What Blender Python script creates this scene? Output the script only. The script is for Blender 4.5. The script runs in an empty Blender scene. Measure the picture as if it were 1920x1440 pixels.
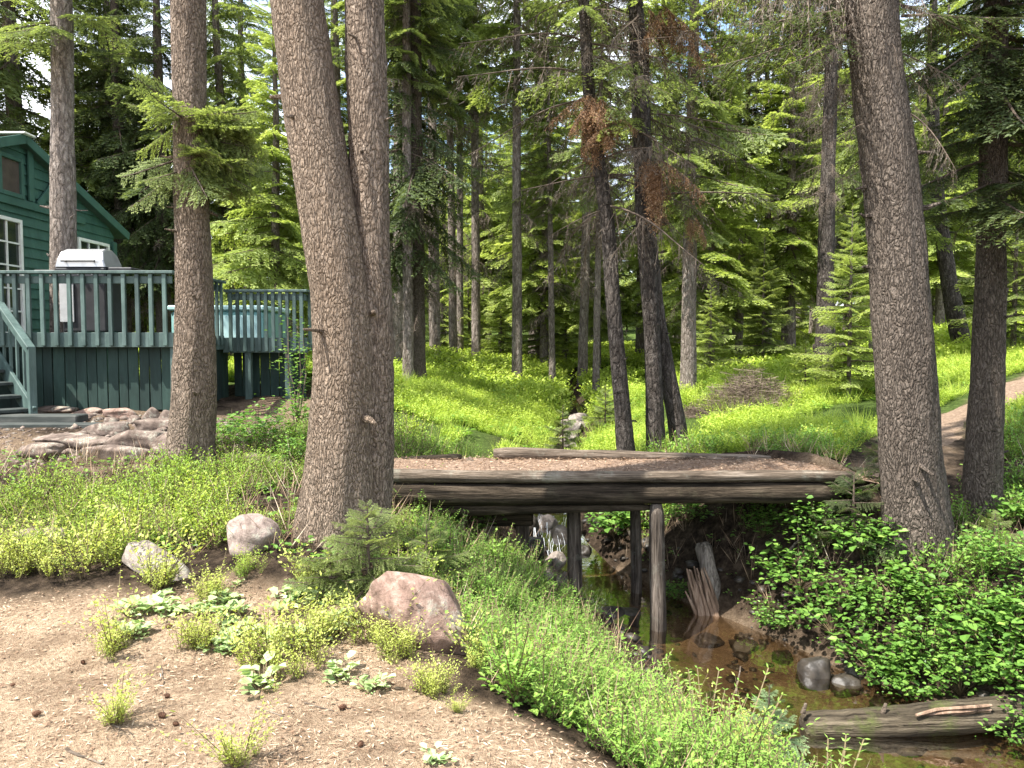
import bpy, math, random
import numpy as np
PI = math.pi
rng = np.random.default_rng(7)
random.seed(7)
scene = bpy.context.scene
COL = scene.collection

# ------------------------------------------------------------------ camera geometry
F = 1478.0
PITCH = math.atan(80.0 / F)
CP_, SP_ = math.cos(PITCH), math.sin(PITCH)

def ray(px, py):
    a = (px - 960.0) / F
    b = (720.0 - py) / F
    return np.array([a, CP_ + b * SP_, -SP_ + b * CP_])

def at(px, py, d):
    r = ray(px, py)
    return r * (d / r[1])

# ------------------------------------------------------------------ noise
def _hash(ix, iy, iz, seed):
    with np.errstate(over='ignore'):
        h = (ix.astype(np.int64) * 374761393 + iy.astype(np.int64) * 668265263 + iz.astype(np.int64) * 2147483647 + seed * 974711) & 0xFFFFFFFF
        h = ((h ^ (h >> 13)) * 1274126177) & 0xFFFFFFFF
        h = (h ^ (h >> 16)) & 0xFFFFFFFF
        h = (h * 2246822519) & 0xFFFFFFFF
        h = h ^ (h >> 15)
    return (h & 0xFFFFFF) / float(0xFFFFFF)

def noise3(x, y, z, seed=0):
    x, y, z = np.broadcast_arrays(np.asarray(x, float), np.asarray(y, float), np.asarray(z, float))
    ix, iy, iz = np.floor(x).astype(np.int64), np.floor(y).astype(np.int64), np.floor(z).astype(np.int64)
    fx, fy, fz = x - ix, y - iy, z - iz
    fx, fy, fz = fx * fx * (3 - 2 * fx), fy * fy * (3 - 2 * fy), fz * fz * (3 - 2 * fz)
    r = 0
    for dx in (0, 1):
        for dy in (0, 1):
            for dz in (0, 1):
                w = (fx if dx else 1 - fx) * (fy if dy else 1 - fy) * (fz if dz else 1 - fz)
                r = r + w * _hash(ix + dx, iy + dy, iz + dz, seed)
    return r * 2 - 1

def fbm(x, y, z=0.0, seed=0, oct=4, gain=.5):
    s, a, f = 0, 1.0, 1.0
    for o in range(oct):
        s = s + a * noise3(np.asarray(x) * f, np.asarray(y) * f, np.asarray(z) * f, seed + o)
        a *= gain
        f *= 2.03
    return s

# ------------------------------------------------------------------ terrain
CREEK = np.array([
    (6.2, .2, -2.8, .6), (4.5, 2.2, -2.75, .75), (3.3, 3.9, -2.7, .78), (2.45, 5.1, -2.66, .78), (1.98, 6.0, -2.65, .68),
    (1.68, 6.9, -2.63, .5), (1.3, 7.6, -2.6, .4), (.85, 8.4, -2.52, .35), (.62, 9.1, -2.35, .3), (.5, 9.8, -2.17, .3),
    (.75, 11.5, -2.12, .16), (.7, 13, -2.08, .16), (1.15, 14.8, -2.04, .2), (1.25, 17, -1.88, .25), (1.7, 19, -1.76, .15), (1.7, 23, -1.5, .1), (2.5, 30, -1.2, .1)])

ctrl = []
for px, py, d in [
    # left bank
    (-400, 1440, 3.0), (960, 1440, 2.95), (500, 1440, 2.95), (0, 1050, 5.6), (300, 1030, 5.6), (645, 985, 5.6), (345, 880, 7.6),
    (0, 900, 7.3), (600, 1180, 4.4), (200, 1200, 4.3), (0, 800, 9.6), (300, 800, 9.6), (150, 776, 10.8), (330, 776, 10.8),
    (500, 775, 11.5), (0, 768, 12.0), (600, 765, 12.0), (540, 860, 8.0), (-300, 765, 13), (900, 1280, 3.8),
    # left hill
    (740, 722, 15.5), (790, 712, 17.0), (760, 800, 11.5), (800, 675, 24), (700, 675, 24), (600, 700, 19), (870, 848, 11.0), (960, 800, 15),
    (950, 740, 19), (1000, 698, 25), (1100, 738, 22), (900, 676, 30), (1050, 690, 32), (400, 700, 20), (100, 690, 22),
    # right
    (1290, 737, 16), (1300, 830, 12), (1170, 862, 9.6), (1280, 862, 9.6), (1500, 763, 14), (1450, 692, 20), (1640, 690, 18),
    (1760, 655, 20), (1900, 630, 20), (1780, 790, 11), (1900, 716, 13), (1560, 868, 8.4), (1640, 836, 9.4), (1720, 1060, 6.7),
    (1840, 975, 7.4), (1920, 900, 8.0), (2050, 1000, 6.0), (1620, 893, 7.0), (1300, 660, 30), (1600, 640, 34), (1900, 560, 34), (2100, 800, 9)]:
    ctrl.append(at(px, py, d))
ctrl += [np.array(v, float) for v in [
    (0, 0, -1.6), (-3, 0, -1.6), (3, 0, -1.7), (-6, 3, -1.55), (-8, 8, -1.15), (-6, -8, -1.7), (6, -8, -1.6), (8, 3, -1.1), (12, 8, -.4),
    (-25, 0, -1.4), (-30, 25, -.8), (-20, 45, -.5), (0, 55, .2), (20, 50, .8), (35, 30, 1.8), (30, 0, .6), (-50, 60, 1), (0, 90, 3), (50, 80, 4),
    (0, -30, -1.7), (-1.6, 7.5, -1.3), (0, 40, -.6)]]
ctrl = np.array(ctrl)

def _tps_phi(r2):
    return np.where(r2 > 1e-12, r2 * np.log(r2 + 1e-12), 0)
n_ = len(ctrl)
_A = np.zeros((n_ + 3, n_ + 3))
_d2 = ((ctrl[:, None, :2] - ctrl[None, :, :2]) ** 2).sum(2)
_A[:n_, :n_] = _tps_phi(_d2) + np.eye(n_) * .25
_A[:n_, n_] = 1
_A[:n_, n_ + 1:] = ctrl[:, :2]
_A[n_:, :n_] = _A[:n_, n_:].T
_W = np.linalg.solve(_A, np.concatenate([ctrl[:, 2], np.zeros(3)]))

def creek_info(x, y):
    best = np.full(x.shape, 1e9)
    zc, w, side = np.zeros(x.shape), np.zeros(x.shape), np.zeros(x.shape)
    for i in range(len(CREEK) - 1):
        a, b = CREEK[i], CREEK[i + 1]
        dx, dy = b[0] - a[0], b[1] - a[1]
        t = np.clip(((x - a[0]) * dx + (y - a[1]) * dy) / (dx * dx + dy * dy), 0, 1)
        qx, qy = a[0] + t * dx, a[1] + t * dy
        d = np.hypot(x - qx, y - qy)
        m = d < best
        best = np.where(m, d, best)
        zc = np.where(m, a[2] + t * (b[2] - a[2]), zc)
        w = np.where(m, a[3] + t * (b[3] - a[3]), w)
        side = np.where(m, np.sign((x - a[0]) * dy - (y - a[1]) * dx), side)
    return best, zc, w, side      # side > 0: right bank

def hgt0(x, y):
    x, y = np.asarray(x, float), np.asarray(y, float)
    shp = x.shape
    X, Y = np.clip(x.ravel(), -60, 60), np.clip(y.ravel(), -30, 90)
    z = np.zeros(len(X))
    for s in range(0, len(X), 20000):
        e = s + 20000
        d2 = (X[s:e, None] - ctrl[None, :, 0]) ** 2 + (Y[s:e, None] - ctrl[None, :, 1]) ** 2
        z[s:e] = _tps_phi(d2) @ _W[:n_] + _W[n_] + X[s:e] * _W[n_ + 1] + Y[s:e] * _W[n_ + 2]
    z = z.reshape(shp)
    dist, zc, w, side = creek_info(x, y)
    sl = np.where(side > 0, np.interp(y, [5.2, 6.8, 8, 9.5, 12], [1.05, 1.5, 1.5, 1.1, .8]), .46)
    sl = np.where((y > 6.6) & (side < 0), .46 + .25 * np.clip((y - 6.6) / 1.5, 0, 1), sl)
    sl = np.where((y > 8.1) & (side < 0), np.interp(y, [8.1, 10.5], [.71, .75]), sl)
    dd = np.maximum(0, dist - w)
    ch = zc - .09 * np.clip(1 - dist / np.maximum(w, .05), 0, 1) ** .6 + sl * dd - .02
    k = .12
    h = np.clip(.5 + .5 * (ch - z) / k, 0, 1)
    return ch * (1 - h) + z * h - k * h * (1 - h)

def hgt(x, y):
    x, y = np.asarray(x, float), np.asarray(y, float)
    z = hgt0(x, y)
    far = np.clip((y - 9) / 10, 0, 1)
    z = z + fbm(x * .9, y * .9, 0, 11, 3) * (.03 + .05 * far)
    return z + fbm(x * 5, y * 5, 0, 23, 3) * .012

def h1(x, y):
    return float(hgt(np.array([x]), np.array([y]))[0])

def hit(px, py, tmax=80):
    r = ray(px, py)
    t = np.concatenate([np.arange(1.5, 12, .02), np.arange(12, tmax, .1)]) / r[1]
    P = r[None] * t[:, None]
    z = hgt(P[:, 0], P[:, 1])
    below = np.where(P[:, 2] < z)[0]
    i = below[0] if len(below) else len(t) - 1
    return np.array([P[i, 0], P[i, 1], z[i]])

# ------------------------------------------------------------------ mesh builder
class MB:
    def __init__(s):
        s.v, s.q, s.t, s.qm, s.tm, s.r, s.n = [], [], [], [], [], [], 0
    def add(s, v, q=None, t=None, mat=0, rnd=0.5):
        v = np.asarray(v, float).reshape(-1, 3)
        if q is not None and len(q):
            q = np.asarray(q, int).reshape(-1, 4)
            s.q.append(q + s.n); s.qm.append(np.full(len(q), mat))
        if t is not None and len(t):
            t = np.asarray(t, int).reshape(-1, 3)
            s.t.append(t + s.n); s.tm.append(np.full(len(t), mat))
        s.v.append(v)
        s.r.append(np.broadcast_to(np.asarray(rnd, float), (len(v),)))
        s.n += len(v)
        return s
    def leaves(s, L, mat=0, rnd=0.5):           # L: (n,4,3)
        n = len(L)
        if n == 0: return s
        r = np.broadcast_to(np.asarray(rnd, float), (n,))
        return s.add(L.reshape(-1, 3), np.arange(n * 4).reshape(n, 4), mat=mat, rnd=np.repeat(r, 4))
    def box(s, c, size, rot=None, mat=0, rnd=.5, bev=0.0):
        hx, hy, hz = np.array(size) / 2.0
        if bev <= 0:
            v = np.array([(x, y, z) for x in (-hx, hx) for y in (-hy, hy) for z in (-hz, hz)])
            q = [(0, 1, 3, 2), (4, 6, 7, 5), (0, 4, 5, 1), (2, 3, 7, 6), (0, 2, 6, 4), (1, 5, 7, 3)]
            t = None
        else:
            b = min(bev, hx * .45, hy * .45, hz * .45)
            v, q, t = [], [], []
            idx = {}
            for sx in (-1, 1):
                for sy in (-1, 1):
                    for sz in (-1, 1):
                        for ax in range(3):
                            p = np.array([sx * hx, sy * hy, sz * hz])
                            for k in range(3):
                                if k != ax: p[k] -= (sx, sy, sz)[k] * b
                            idx[(sx, sy, sz, ax)] = len(v); v.append(p)
            for ax in range(3):
                o = [k for k in range(3) if k != ax]
                for sg in (-1, 1):
                    f = []
                    for a, bb in ((-1, -1), (1, -1), (1, 1), (-1, 1)):
                        k = [0, 0, 0]; k[ax] = sg; k[o[0]] = a; k[o[1]] = bb
                        f.append(idx[(*k, ax)])
                    q.append(f)
            for ax in range(3):
                o = [k for k in range(3) if k != ax]
                for a in (-1, 1):
                    for bb in (-1, 1):
                        k0 = [0, 0, 0]; k1 = [0, 0, 0]
                        k0[ax] = -1; k1[ax] = 1
                        for k in (k0, k1): k[o[0]] = a; k[o[1]] = bb
                        q.append([idx[(*k0, o[0])], idx[(*k1, o[0])], idx[(*k1, o[1])], idx[(*k0, o[1])]])
            for sx in (-1, 1):
                for sy in (-1, 1):
                    for sz in (-1, 1):
                        t.append([idx[(sx, sy, sz, a)] for a in range(3)])
            v = np.array(v)
        if rot is not None: v = v @ np.asarray(rot).T
        return s.add(v + np.array(c), q, t, mat, rnd)
    def tube(s, P, R, n=8, mat=0, rnd=.5, cap=True):
        P = np.asarray(P, float); k = len(P)
        R = np.broadcast_to(np.asarray(R, float), (k,))
        T = np.gradient(P, axis=0); T /= np.linalg.norm(T, axis=1)[:, None] + 1e-9
        up = np.array([0, 0, 1.]) if abs(T[:, 2]).mean() < .8 else np.array([1., 0, 0])
        A = np.cross(T, up); A /= np.linalg.norm(A, axis=1)[:, None] + 1e-9
        B = np.cross(T, A)
        th = np.linspace(0, 2 * PI, n, endpoint=False)
        V = P[:, None] + R[:, None, None] * (A[:, None] * np.cos(th)[None, :, None] + B[:, None] * np.sin(th)[None, :, None])
        i = np.arange(k - 1)[:, None] * n; j = np.arange(n)[None]; jn = (j + 1) % n
        q = np.stack([i + j, i + jn, i + n + jn, i + n + j], -1).reshape(-1, 4)
        V = V.reshape(-1, 3); t = []
        if cap:
            V = np.vstack([V, P[0], P[-1]])
            for a in range(n):
                t.append((k * n, (a + 1) % n, a)); t.append((k * n + 1, (k - 1) * n + a, (k - 1) * n + (a + 1) % n))
        return s.add(V, q, t, mat, rnd)
    def build(s, name, mats, parent=None, smooth=False, origin=None):
        V = np.concatenate(s.v)
        if origin is not None: V = V - np.asarray(origin)
        elif parent is not None: V = V - np.array(parent.location)
        Q = np.concatenate(s.q) if s.q else np.zeros((0, 4), int)
        T = np.concatenate(s.t) if s.t else np.zeros((0, 3), int)
        m = bpy.data.meshes.new(name)
        m.vertices.add(len(V)); m.vertices.foreach_set('co', V.astype(np.float32).ravel())
        nl = Q.size + T.size
        m.loops.add(nl); m.loops.foreach_set('vertex_index', np.concatenate([Q.ravel(), T.ravel()]).astype(np.int32))
        npol = len(Q) + len(T)
        m.polygons.add(npol)
        st = np.concatenate([np.arange(len(Q)) * 4, Q.size + np.arange(len(T)) * 3])
        m.polygons.foreach_set('loop_start', st.astype(np.int32))
        mi = np.concatenate(s.qm + s.tm) if (s.qm or s.tm) else np.zeros(0)
        m.polygons.foreach_set('material_index', mi.astype(np.int32))
        m.polygons.foreach_set('use_smooth', np.full(npol, bool(smooth)))
        at_ = m.attributes.new('rnd', 'FLOAT', 'POINT')
        at_.data.foreach_set('value', np.concatenate(s.r).astype(np.float32))
        m.update(calc_edges=True)
        m.validate()
        for mt in (mats if isinstance(mats, (list, tuple)) else [mats]): m.materials.append(mt)
        o = bpy.data.objects.new(name, m); COL.objects.link(o)
        if parent is not None: o.parent = parent
        elif origin is not None: o.location = origin
        return o

def empty(name, loc, label=None, cat=None, group=None):
    o = bpy.data.objects.new(name, None); COL.objects.link(o)
    o.location = tuple(float(v) for v in loc); o.empty_display_size = .2
    return tag(o, label, cat, group)

def tag(o, label=None, cat=None, group=None, kind=None):
    if label: o['label'] = label
    if cat: o['category'] = cat
    if group: o['group'] = group
    if kind: o['kind'] = kind
    return o

def copy_thing(src, loc, rotz=0, scale=1.0, label=None, cat=None, group=None):
    r = src.copy(); COL.objects.link(r)
    r.location = tuple(float(v) for v in loc); r.rotation_euler = (0, 0, rotz)
    r.scale = (scale,) * 3 if not isinstance(scale, tuple) else scale
    tag(r, label, cat, group)
    for ch in src.children:
        c = ch.copy(); COL.objects.link(c); c.parent = r
    return r

def RZ(a):
    c, s_ = math.cos(a), math.sin(a)
    return np.array([[c, -s_, 0], [s_, c, 0], [0, 0, 1.]])
def RY(a):
    c, s_ = math.cos(a), math.sin(a)
    return np.array([[c, 0, s_], [0, 1, 0], [-s_, 0, c]])
def RX(a):
    c, s_ = math.cos(a), math.sin(a)
    return np.array([[1, 0, 0], [0, c, -s_], [0, s_, c]])

# ------------------------------------------------------------------ materials
def newmat(name):
    m = bpy.data.materials.new(name); m.use_nodes = True
    nt = m.node_tree; nt.nodes.clear()
    out = nt.nodes.new('ShaderNodeOutputMaterial')
    return m, nt, out
def ramp(nt, stops, inp=None, interp='LINEAR'):
    r = nt.nodes.new('ShaderNodeValToRGB'); e = r.color_ramp.elements
    r.color_ramp.interpolation = interp
    while len(e) < len(stops): e.new(.5)
    for el, (p, c) in zip(e, stops):
        el.position = p; el.color = (*c, 1) if len(c) == 3 else c
    if inp is not None: nt.links.new(inp, r.inputs[0])
    return r
def texnoise(nt, scale, detail=4, rough=.55, vec=None, sx=(1, 1, 1), dist=0):
    tc = nt.nodes.new('ShaderNodeTexCoord')
    mp = nt.nodes.new('ShaderNodeMapping'); mp.inputs['Scale'].default_value = sx
    nt.links.new(tc.outputs['Object'], mp.inputs[0])
    n = nt.nodes.new('ShaderNodeTexNoise'); n.inputs['Scale'].default_value = scale
    n.inputs['Detail'].default_value = detail; n.inputs['Roughness'].default_value = rough
    n.inputs['Distortion'].default_value = dist
    nt.links.new(mp.outputs[0], n.inputs['Vector'])
    return n.outputs['Fac']
def mix(nt, fac, a, b, mode='MIX'):
    n = nt.nodes.new('ShaderNodeMix'); n.data_type = 'RGBA'; n.blend_type = mode
    for i, val in ((0, fac), (6, a), (7, b)):
        if hasattr(val, 'is_output') or isinstance(val, bpy.types.NodeSocket): nt.links.new(val, n.inputs[i])
        elif i == 0: n.inputs[0].default_value = val
        else: n.inputs[i].default_value = (*val, 1)
    return n.outputs[2]
def principled(nt, out, col, rough=.8, spec=.3, metal=0, bump=None, bstr=.5, bdist=.01):
    p = nt.nodes.new('ShaderNodeBsdfPrincipled')
    if isinstance(col, bpy.types.NodeSocket): nt.links.new(col, p.inputs['Base Color'])
    else: p.inputs['Base Color'].default_value = (*col, 1)
    if isinstance(rough, bpy.types.NodeSocket): nt.links.new(rough, p.inputs['Roughness'])
    else: p.inputs['Roughness'].default_value = rough
    p.inputs['Specular IOR Level'].default_value = spec; p.inputs['Metallic'].default_value = metal
    if bump is not None:
        b = nt.nodes.new('ShaderNodeBump'); b.inputs['Strength'].default_value = bstr; b.inputs['Distance'].default_value = bdist
        nt.links.new(bump, b.inputs['Height']); nt.links.new(b.outputs[0], p.inputs['Normal'])
    nt.links.new(p.outputs[0], out.inputs[0])
    return p
def attr(nt, name='rnd'):
    a = nt.nodes.new('ShaderNodeAttribute'); a.attribute_name = name
    return a.outputs['Fac']

def leafmat(name, stops, trans=.35, rough=.5):
    m, nt, out = newmat(name)
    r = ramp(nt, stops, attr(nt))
    p = nt.nodes.new('ShaderNodeBsdfPrincipled'); nt.links.new(r.outputs[0], p.inputs['Base Color'])
    p.inputs['Roughness'].default_value = rough; p.inputs['Specular IOR Level'].default_value = .25
    t = nt.nodes.new('ShaderNodeBsdfTranslucent')
    c = mix(nt, 1.0, r.outputs[0], (1.0, 1.0, .55), 'MULTIPLY')
    nt.links.new(c, t.inputs[0])
    mx = nt.nodes.new('ShaderNodeMixShader'); mx.inputs[0].default_value = trans
    nt.links.new(p.outputs[0], mx.inputs[1]); nt.links.new(t.outputs[0], mx.inputs[2])
    nt.links.new(mx.outputs[0], out.inputs[0])
    return m

def barkmat(name, dark, mid, light, fleck=38, zs=.4):
    m, nt, out = newmat(name)
    n1 = texnoise(nt, fleck, 6, .75, sx=(1, 1, zs), dist=1.0)
    n2 = texnoise(nt, 2.2, 3, .6, sx=(1, 1, .35))
    n3 = texnoise(nt, 90, 2, .5, sx=(1, 1, .6))
    c = ramp(nt, [(.34, dark), (.5, mid), (.68, light)], n1).outputs[0]
    c2 = ramp(nt, [(.3, tuple(v * .75 for v in mid)), (.7, tuple(min(1, v * 1.15) for v in light))], n2).outputs[0]
    c = mix(nt, .22, c, c2)
    c = mix(nt, .35, c, ramp(nt, [(.35, (.25, .25, .25)), (.65, (1.25, 1.2, 1.15))], n3).outputs[0], 'MULTIPLY')
    tc = nt.nodes.new('ShaderNodeTexCoord'); mp = nt.nodes.new('ShaderNodeMapping'); mp.inputs['Scale'].default_value = (1, 1, zs * .8)
    nt.links.new(tc.outputs['Object'], mp.inputs[0])
    nd = nt.nodes.new('ShaderNodeTexNoise'); nd.inputs['Scale'].default_value = 7; nd.inputs['Detail'].default_value = 3; nt.links.new(mp.outputs[0], nd.inputs['Vector'])
    va = nt.nodes.new('ShaderNodeVectorMath'); va.operation = 'SCALE'; va.inputs['Scale'].default_value = .16; nt.links.new(nd.outputs['Color'], va.inputs[0])
    vb = nt.nodes.new('ShaderNodeVectorMath'); vb.operation = 'ADD'; nt.links.new(mp.outputs[0], vb.inputs[0]); nt.links.new(va.outputs[0], vb.inputs[1])
    vo = nt.nodes.new('ShaderNodeTexVoronoi'); vo.feature = 'DISTANCE_TO_EDGE'; vo.inputs['Scale'].default_value = fleck * 1.05; nt.links.new(vb.outputs[0], vo.inputs['Vector'])
    ck = ramp(nt, [(.0, (.5, .48, .46)), (.14, (.88, .88, .88)), (.4, (1.1, 1.1, 1.1))], vo.outputs['Distance']).outputs[0]
    c = mix(nt, .75, c, ck, 'MULTIPLY')
    lich = ramp(nt, [(.6, (0, 0, 0)), (.72, (.5, .5, .5))], texnoise(nt, 9, 6, .8)).outputs[0]
    c = mix(nt, lich, c, tuple(min(.6, v * 1.1 + .03) for v in light))
    b0 = nt.nodes.new('ShaderNodeMath'); b0.operation = 'ADD'
    nt.links.new(n1, b0.inputs[0]); nt.links.new(n3, b0.inputs[1])
    b = nt.nodes.new('ShaderNodeMath'); b.operation = 'MULTIPLY_ADD'; b.inputs[1].default_value = .6
    nt.links.new(b0.outputs[0], b.inputs[0]); nt.links.new(ck, b.inputs[2])
    principled(nt, out, c, .9, .15, bump=b.outputs[0], bstr=1.0, bdist=.03)
    return m

def boardmat(name, cols, scale=5, rough=.6, wear=(.3, .32, .28)):
    m, nt, out = newmat(name)
    n = texnoise(nt, scale, 6, .65, sx=(1, 1, .3)); n2 = texnoise(nt, 30, 4, .7, sx=(1, 1, .12)); n3 = texnoise(nt, 2.5, 5, .7)
    c = ramp(nt, [(.3, cols[0]), (.5, cols[1]), (.7, cols[2])], n).outputs[0]
    c = mix(nt, .5, c, ramp(nt, [(.3, (.55, .55, .55)), (.7, (1.25, 1.25, 1.25))], n2).outputs[0], 'MULTIPLY')
    c = mix(nt, .8, c, ramp(nt, [(0, (.6, .6, .62)), (1, (1.3, 1.3, 1.25))], attr(nt)).outputs[0], 'MULTIPLY')
    c = mix(nt, ramp(nt, [(.6, (0, 0, 0)), (.78, (.55, .55, .55))], n3).outputs[0], c, wear)
    principled(nt, out, c, rough, .3, bump=n2, bstr=.4, bdist=.006)
    return m

def noisemat(name, cols, scale=6, rough=.8, spec=.3, bstr=.3, bdist=.01, sx=(1, 1, 1), detail=6, metal=0, nr=.6):
    m, nt, out = newmat(name)
    n = texnoise(nt, scale, detail, nr, sx=sx, dist=.3)
    k = len(cols)
    c = ramp(nt, [(.28 + .46 * i / max(1, k - 1), cc) for i, cc in enumerate(cols)], n).outputs[0]
    principled(nt, out, c, rough, spec, metal, bump=n, bstr=bstr, bdist=bdist)
    return m

M = {}
M['bark_brown'] = barkmat('bark_brown', (.06, .042, .03), (.215, .163, .122), (.37, .3, .24))
M['bark_fused'] = barkmat('bark_fused', (.09, .062, .042), (.24, .18, .13), (.39, .315, .25), 46)
M['bark_dark'] = barkmat('bark_dark', (.03, .023, .018), (.125, .1, .08), (.24, .2, .165))
M['bark_black'] = barkmat('bark_black', (.01, .008, .007), (.055, .045, .038), (.2, .175, .155), 18)
M['bark_grey'] = barkmat('bark_grey', (.06, .045, .036), (.2, .165, .14), (.42, .37, .33), 14)
M['twig'] = noisemat('twig', [(.05, .035, .025), (.16, .12, .09)], 20)
M['lichen_twig'] = leafmat('lichen_twig', [(0, (.06, .045, .035)), (.6, (.14, .11, .085)), (1, (.26, .23, .19))], .1, .8)
M['dead_needle'] = leafmat('dead_needle', [(0, (.11, .055, .03)), (.5, (.31, .165, .085)), (1, (.5, .35, .23))], .25, .8)
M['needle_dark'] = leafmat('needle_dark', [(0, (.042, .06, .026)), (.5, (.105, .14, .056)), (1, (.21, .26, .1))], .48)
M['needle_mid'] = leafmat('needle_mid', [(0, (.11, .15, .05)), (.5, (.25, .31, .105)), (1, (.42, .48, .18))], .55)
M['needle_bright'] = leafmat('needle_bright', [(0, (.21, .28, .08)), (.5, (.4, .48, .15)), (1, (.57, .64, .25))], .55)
M['needle_pale'] = leafmat('needle_pale', [(0, (.12, .19, .09)), (.5, (.21, .3, .14)), (1, (.36, .46, .24))], .35)
M['huckle'] = leafmat('huckle', [(0, (.1, .19, .03)), (.5, (.22, .35, .05)), (1, (.42, .51, .09))], .45)
M['huckle_yellow'] = leafmat('huckle_yellow', [(0, (.24, .31, .06)), (.5, (.44, .5, .11)), (1, (.62, .66, .2))], .42)
M['hill_cover'] = leafmat('hill_cover', [(0, (.18, .29, .035)), (.5, (.36, .48, .07)), (1, (.56, .64, .13))], .45)
M['bank_cover'] = leafmat('bank_cover', [(0, (.08, .17, .03)), (.5, (.18, .33, .055)), (1, (.33, .48, .1))], .42)
M['broad'] = leafmat('broad', [(0, (.05, .12, .025)), (.5, (.13, .26, .045)), (1, (.27, .42, .085))], .4, .42)
M['rosette'] = leafmat('rosette', [(0, (.2, .3, .11)), (.5, (.34, .45, .19)), (1, (.5, .59, .3))], .25, .5)
M['stem'] = noisemat('stem', [(.08, .06, .03), (.18, .14, .07)], 30)
M['rock'] = noisemat('rock', [(.06, .045, .038), (.22, .17, .145), (.3, .235, .2), (.5, .43, .38)], 14, .85, .25, .9, .02, nr=.78)
M['rock_red'] = noisemat('rock_red', [(.055, .036, .028), (.2, .13, .1), (.28, .19, .15), (.42, .32, .27)], 12, .85, .25, .9, .02, nr=.78)
M['rock_wet'] = noisemat('rock_wet', [(.012, .01, .008), (.036, .029, .022), (.07, .058, .045)], 8, .5, .4, .6, .02)
M['rock_pale'] = noisemat('rock_pale', [(.08, .068, .058), (.24, .2, .17), (.4, .355, .31)], 12, .8, .3, .9, .02, nr=.75)
M['slab'] = noisemat('slab', [(.04, .03, .024), (.14, .105, .085), (.27, .215, .18)], 8, .9, .2, .6, .02, nr=.7)
def logmat(name, cols, ax=0, lich=(.3, .3, .24), la=.45):
    m, nt, out = newmat(name)
    s1 = [1, 1, 1]; s1[ax] = .12; s2 = [1, 1, 1]; s2[ax] = .04
    n1 = texnoise(nt, 11, 6, .72, sx=s1, dist=.5); n2 = texnoise(nt, 42, 4, .7, sx=s2, dist=.8); n3 = texnoise(nt, 3.5, 6, .75)
    c = ramp(nt, [(.32, cols[0]), (.5, cols[1]), (.68, cols[2])], n1).outputs[0]
    c = mix(nt, .9, c, ramp(nt, [(.36, (.22, .2, .18)), (.48, (.85, .85, .85)), (.65, (1.2, 1.2, 1.2))], n2).outputs[0], 'MULTIPLY')
    c = mix(nt, ramp(nt, [(.55, (0, 0, 0)), (.7, (la, la, la))], n3).outputs[0], c, lich)
    b = nt.nodes.new('ShaderNodeMath'); b.operation = 'ADD'; nt.links.new(n1, b.inputs[0]); nt.links.new(n2, b.inputs[1])
    principled(nt, out, c, .9, .15, bump=b.outputs[0], bstr=1.0, bdist=.025)
    return m
M['log_grey'] = logmat('log_grey', [(.045, .034, .025), (.145, .112, .083), (.29, .24, .19)])
M['log_dark'] = logmat('log_dark', [(.012, .009, .006), (.04, .03, .02), (.11, .085, .06)], 0, (.09, .08, .05))
M['log_moss'] = logmat('log_moss', [(.02, .016, .011), (.075, .06, .04), (.16, .13, .09)], 0, (.085, .1, .03), .85)
M['rock_pale_wood'] = logmat('pale_wood', [(.09, .075, .06), (.26, .22, .18), (.46, .4, .34)], 2)
M['post'] = logmat('post', [(.03, .024, .019), (.11, .088, .07), (.24, .2, .165)], 2)
M['rot'] = noisemat('rot', [(.06, .04, .028), (.24, .16, .11), (.46, .35, .26)], 14, .9, .15, .8, .02, sx=(1, 1, .12), nr=.7)
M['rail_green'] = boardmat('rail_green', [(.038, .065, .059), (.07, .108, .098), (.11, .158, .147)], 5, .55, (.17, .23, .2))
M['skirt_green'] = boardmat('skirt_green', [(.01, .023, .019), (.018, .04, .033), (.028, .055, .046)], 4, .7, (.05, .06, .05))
M['house_green'] = boardmat('house_green', [(.03, .082, .062), (.043, .11, .084), (.058, .135, .105)], 3, .6, (.085, .14, .11))
M['trim_green'] = noisemat('trim_green', [(.034, .088, .068), (.052, .125, .098)], 4, .6, .3)
M['roof'] = noisemat('roof', [(.03, .06, .045), (.07, .1, .08)], 8, .7, .3)
M['white_paint'] = noisemat('white_paint', [(.62, .62, .56), (.8, .8, .74)], 8, .5, .4, .1)
M['tread'] = noisemat('tread', [(.02, .025, .023), (.06, .07, .065)], 9, .8, .2)
M['timber'] = noisemat('timber', [(.018, .025, .022), (.05, .055, .05), (.1, .1, .09)], 9, .85, .2, .4, .006, sx=(.2, 1, 1))
M['brown_paint'] = noisemat('brown_paint', [(.05, .035, .03), (.1, .075, .06)], 6, .6)
M['steel'] = noisemat('steel', [(.3, .3, .3), (.46, .46, .46)], 5, .45, .5, .05, metal=.75)
M['black'] = noisemat('black', [(.012, .012, .013), (.03, .03, .032)], 10, .5, .4)
M['grey_plastic'] = noisemat('grey_plastic', [(.3, .3, .3), (.42, .42, .42)], 10, .5, .4)
M['turq'] = noisemat('turq', [(.14, .29, .28), (.2, .36, .34)], 4, .5, .4, .1)
M['turq_lid'] = noisemat('turq_lid', [(.3, .46, .45), (.4, .56, .54)], 4, .5, .4, .1)
M['brush'] = leafmat('brush', [(0, (.04, .028, .02)), (.5, (.11, .08, .058)), (1, (.25, .195, .15))], .05, .8)
M['cone'] = noisemat('cone', [(.04, .02, .012), (.16, .08, .045)], 30, .9)
M['litter'] = leafmat('litter', [(0, (.07, .04, .025)), (.35, (.21, .13, .08)), (.72, (.42, .3, .2)), (1, (.62, .52, .39))], .05, .8)
M['foam'] = noisemat('foam', [(.3, .32, .34), (.6, .62, .64)], 12, .4, .5, .6, .03)

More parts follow.
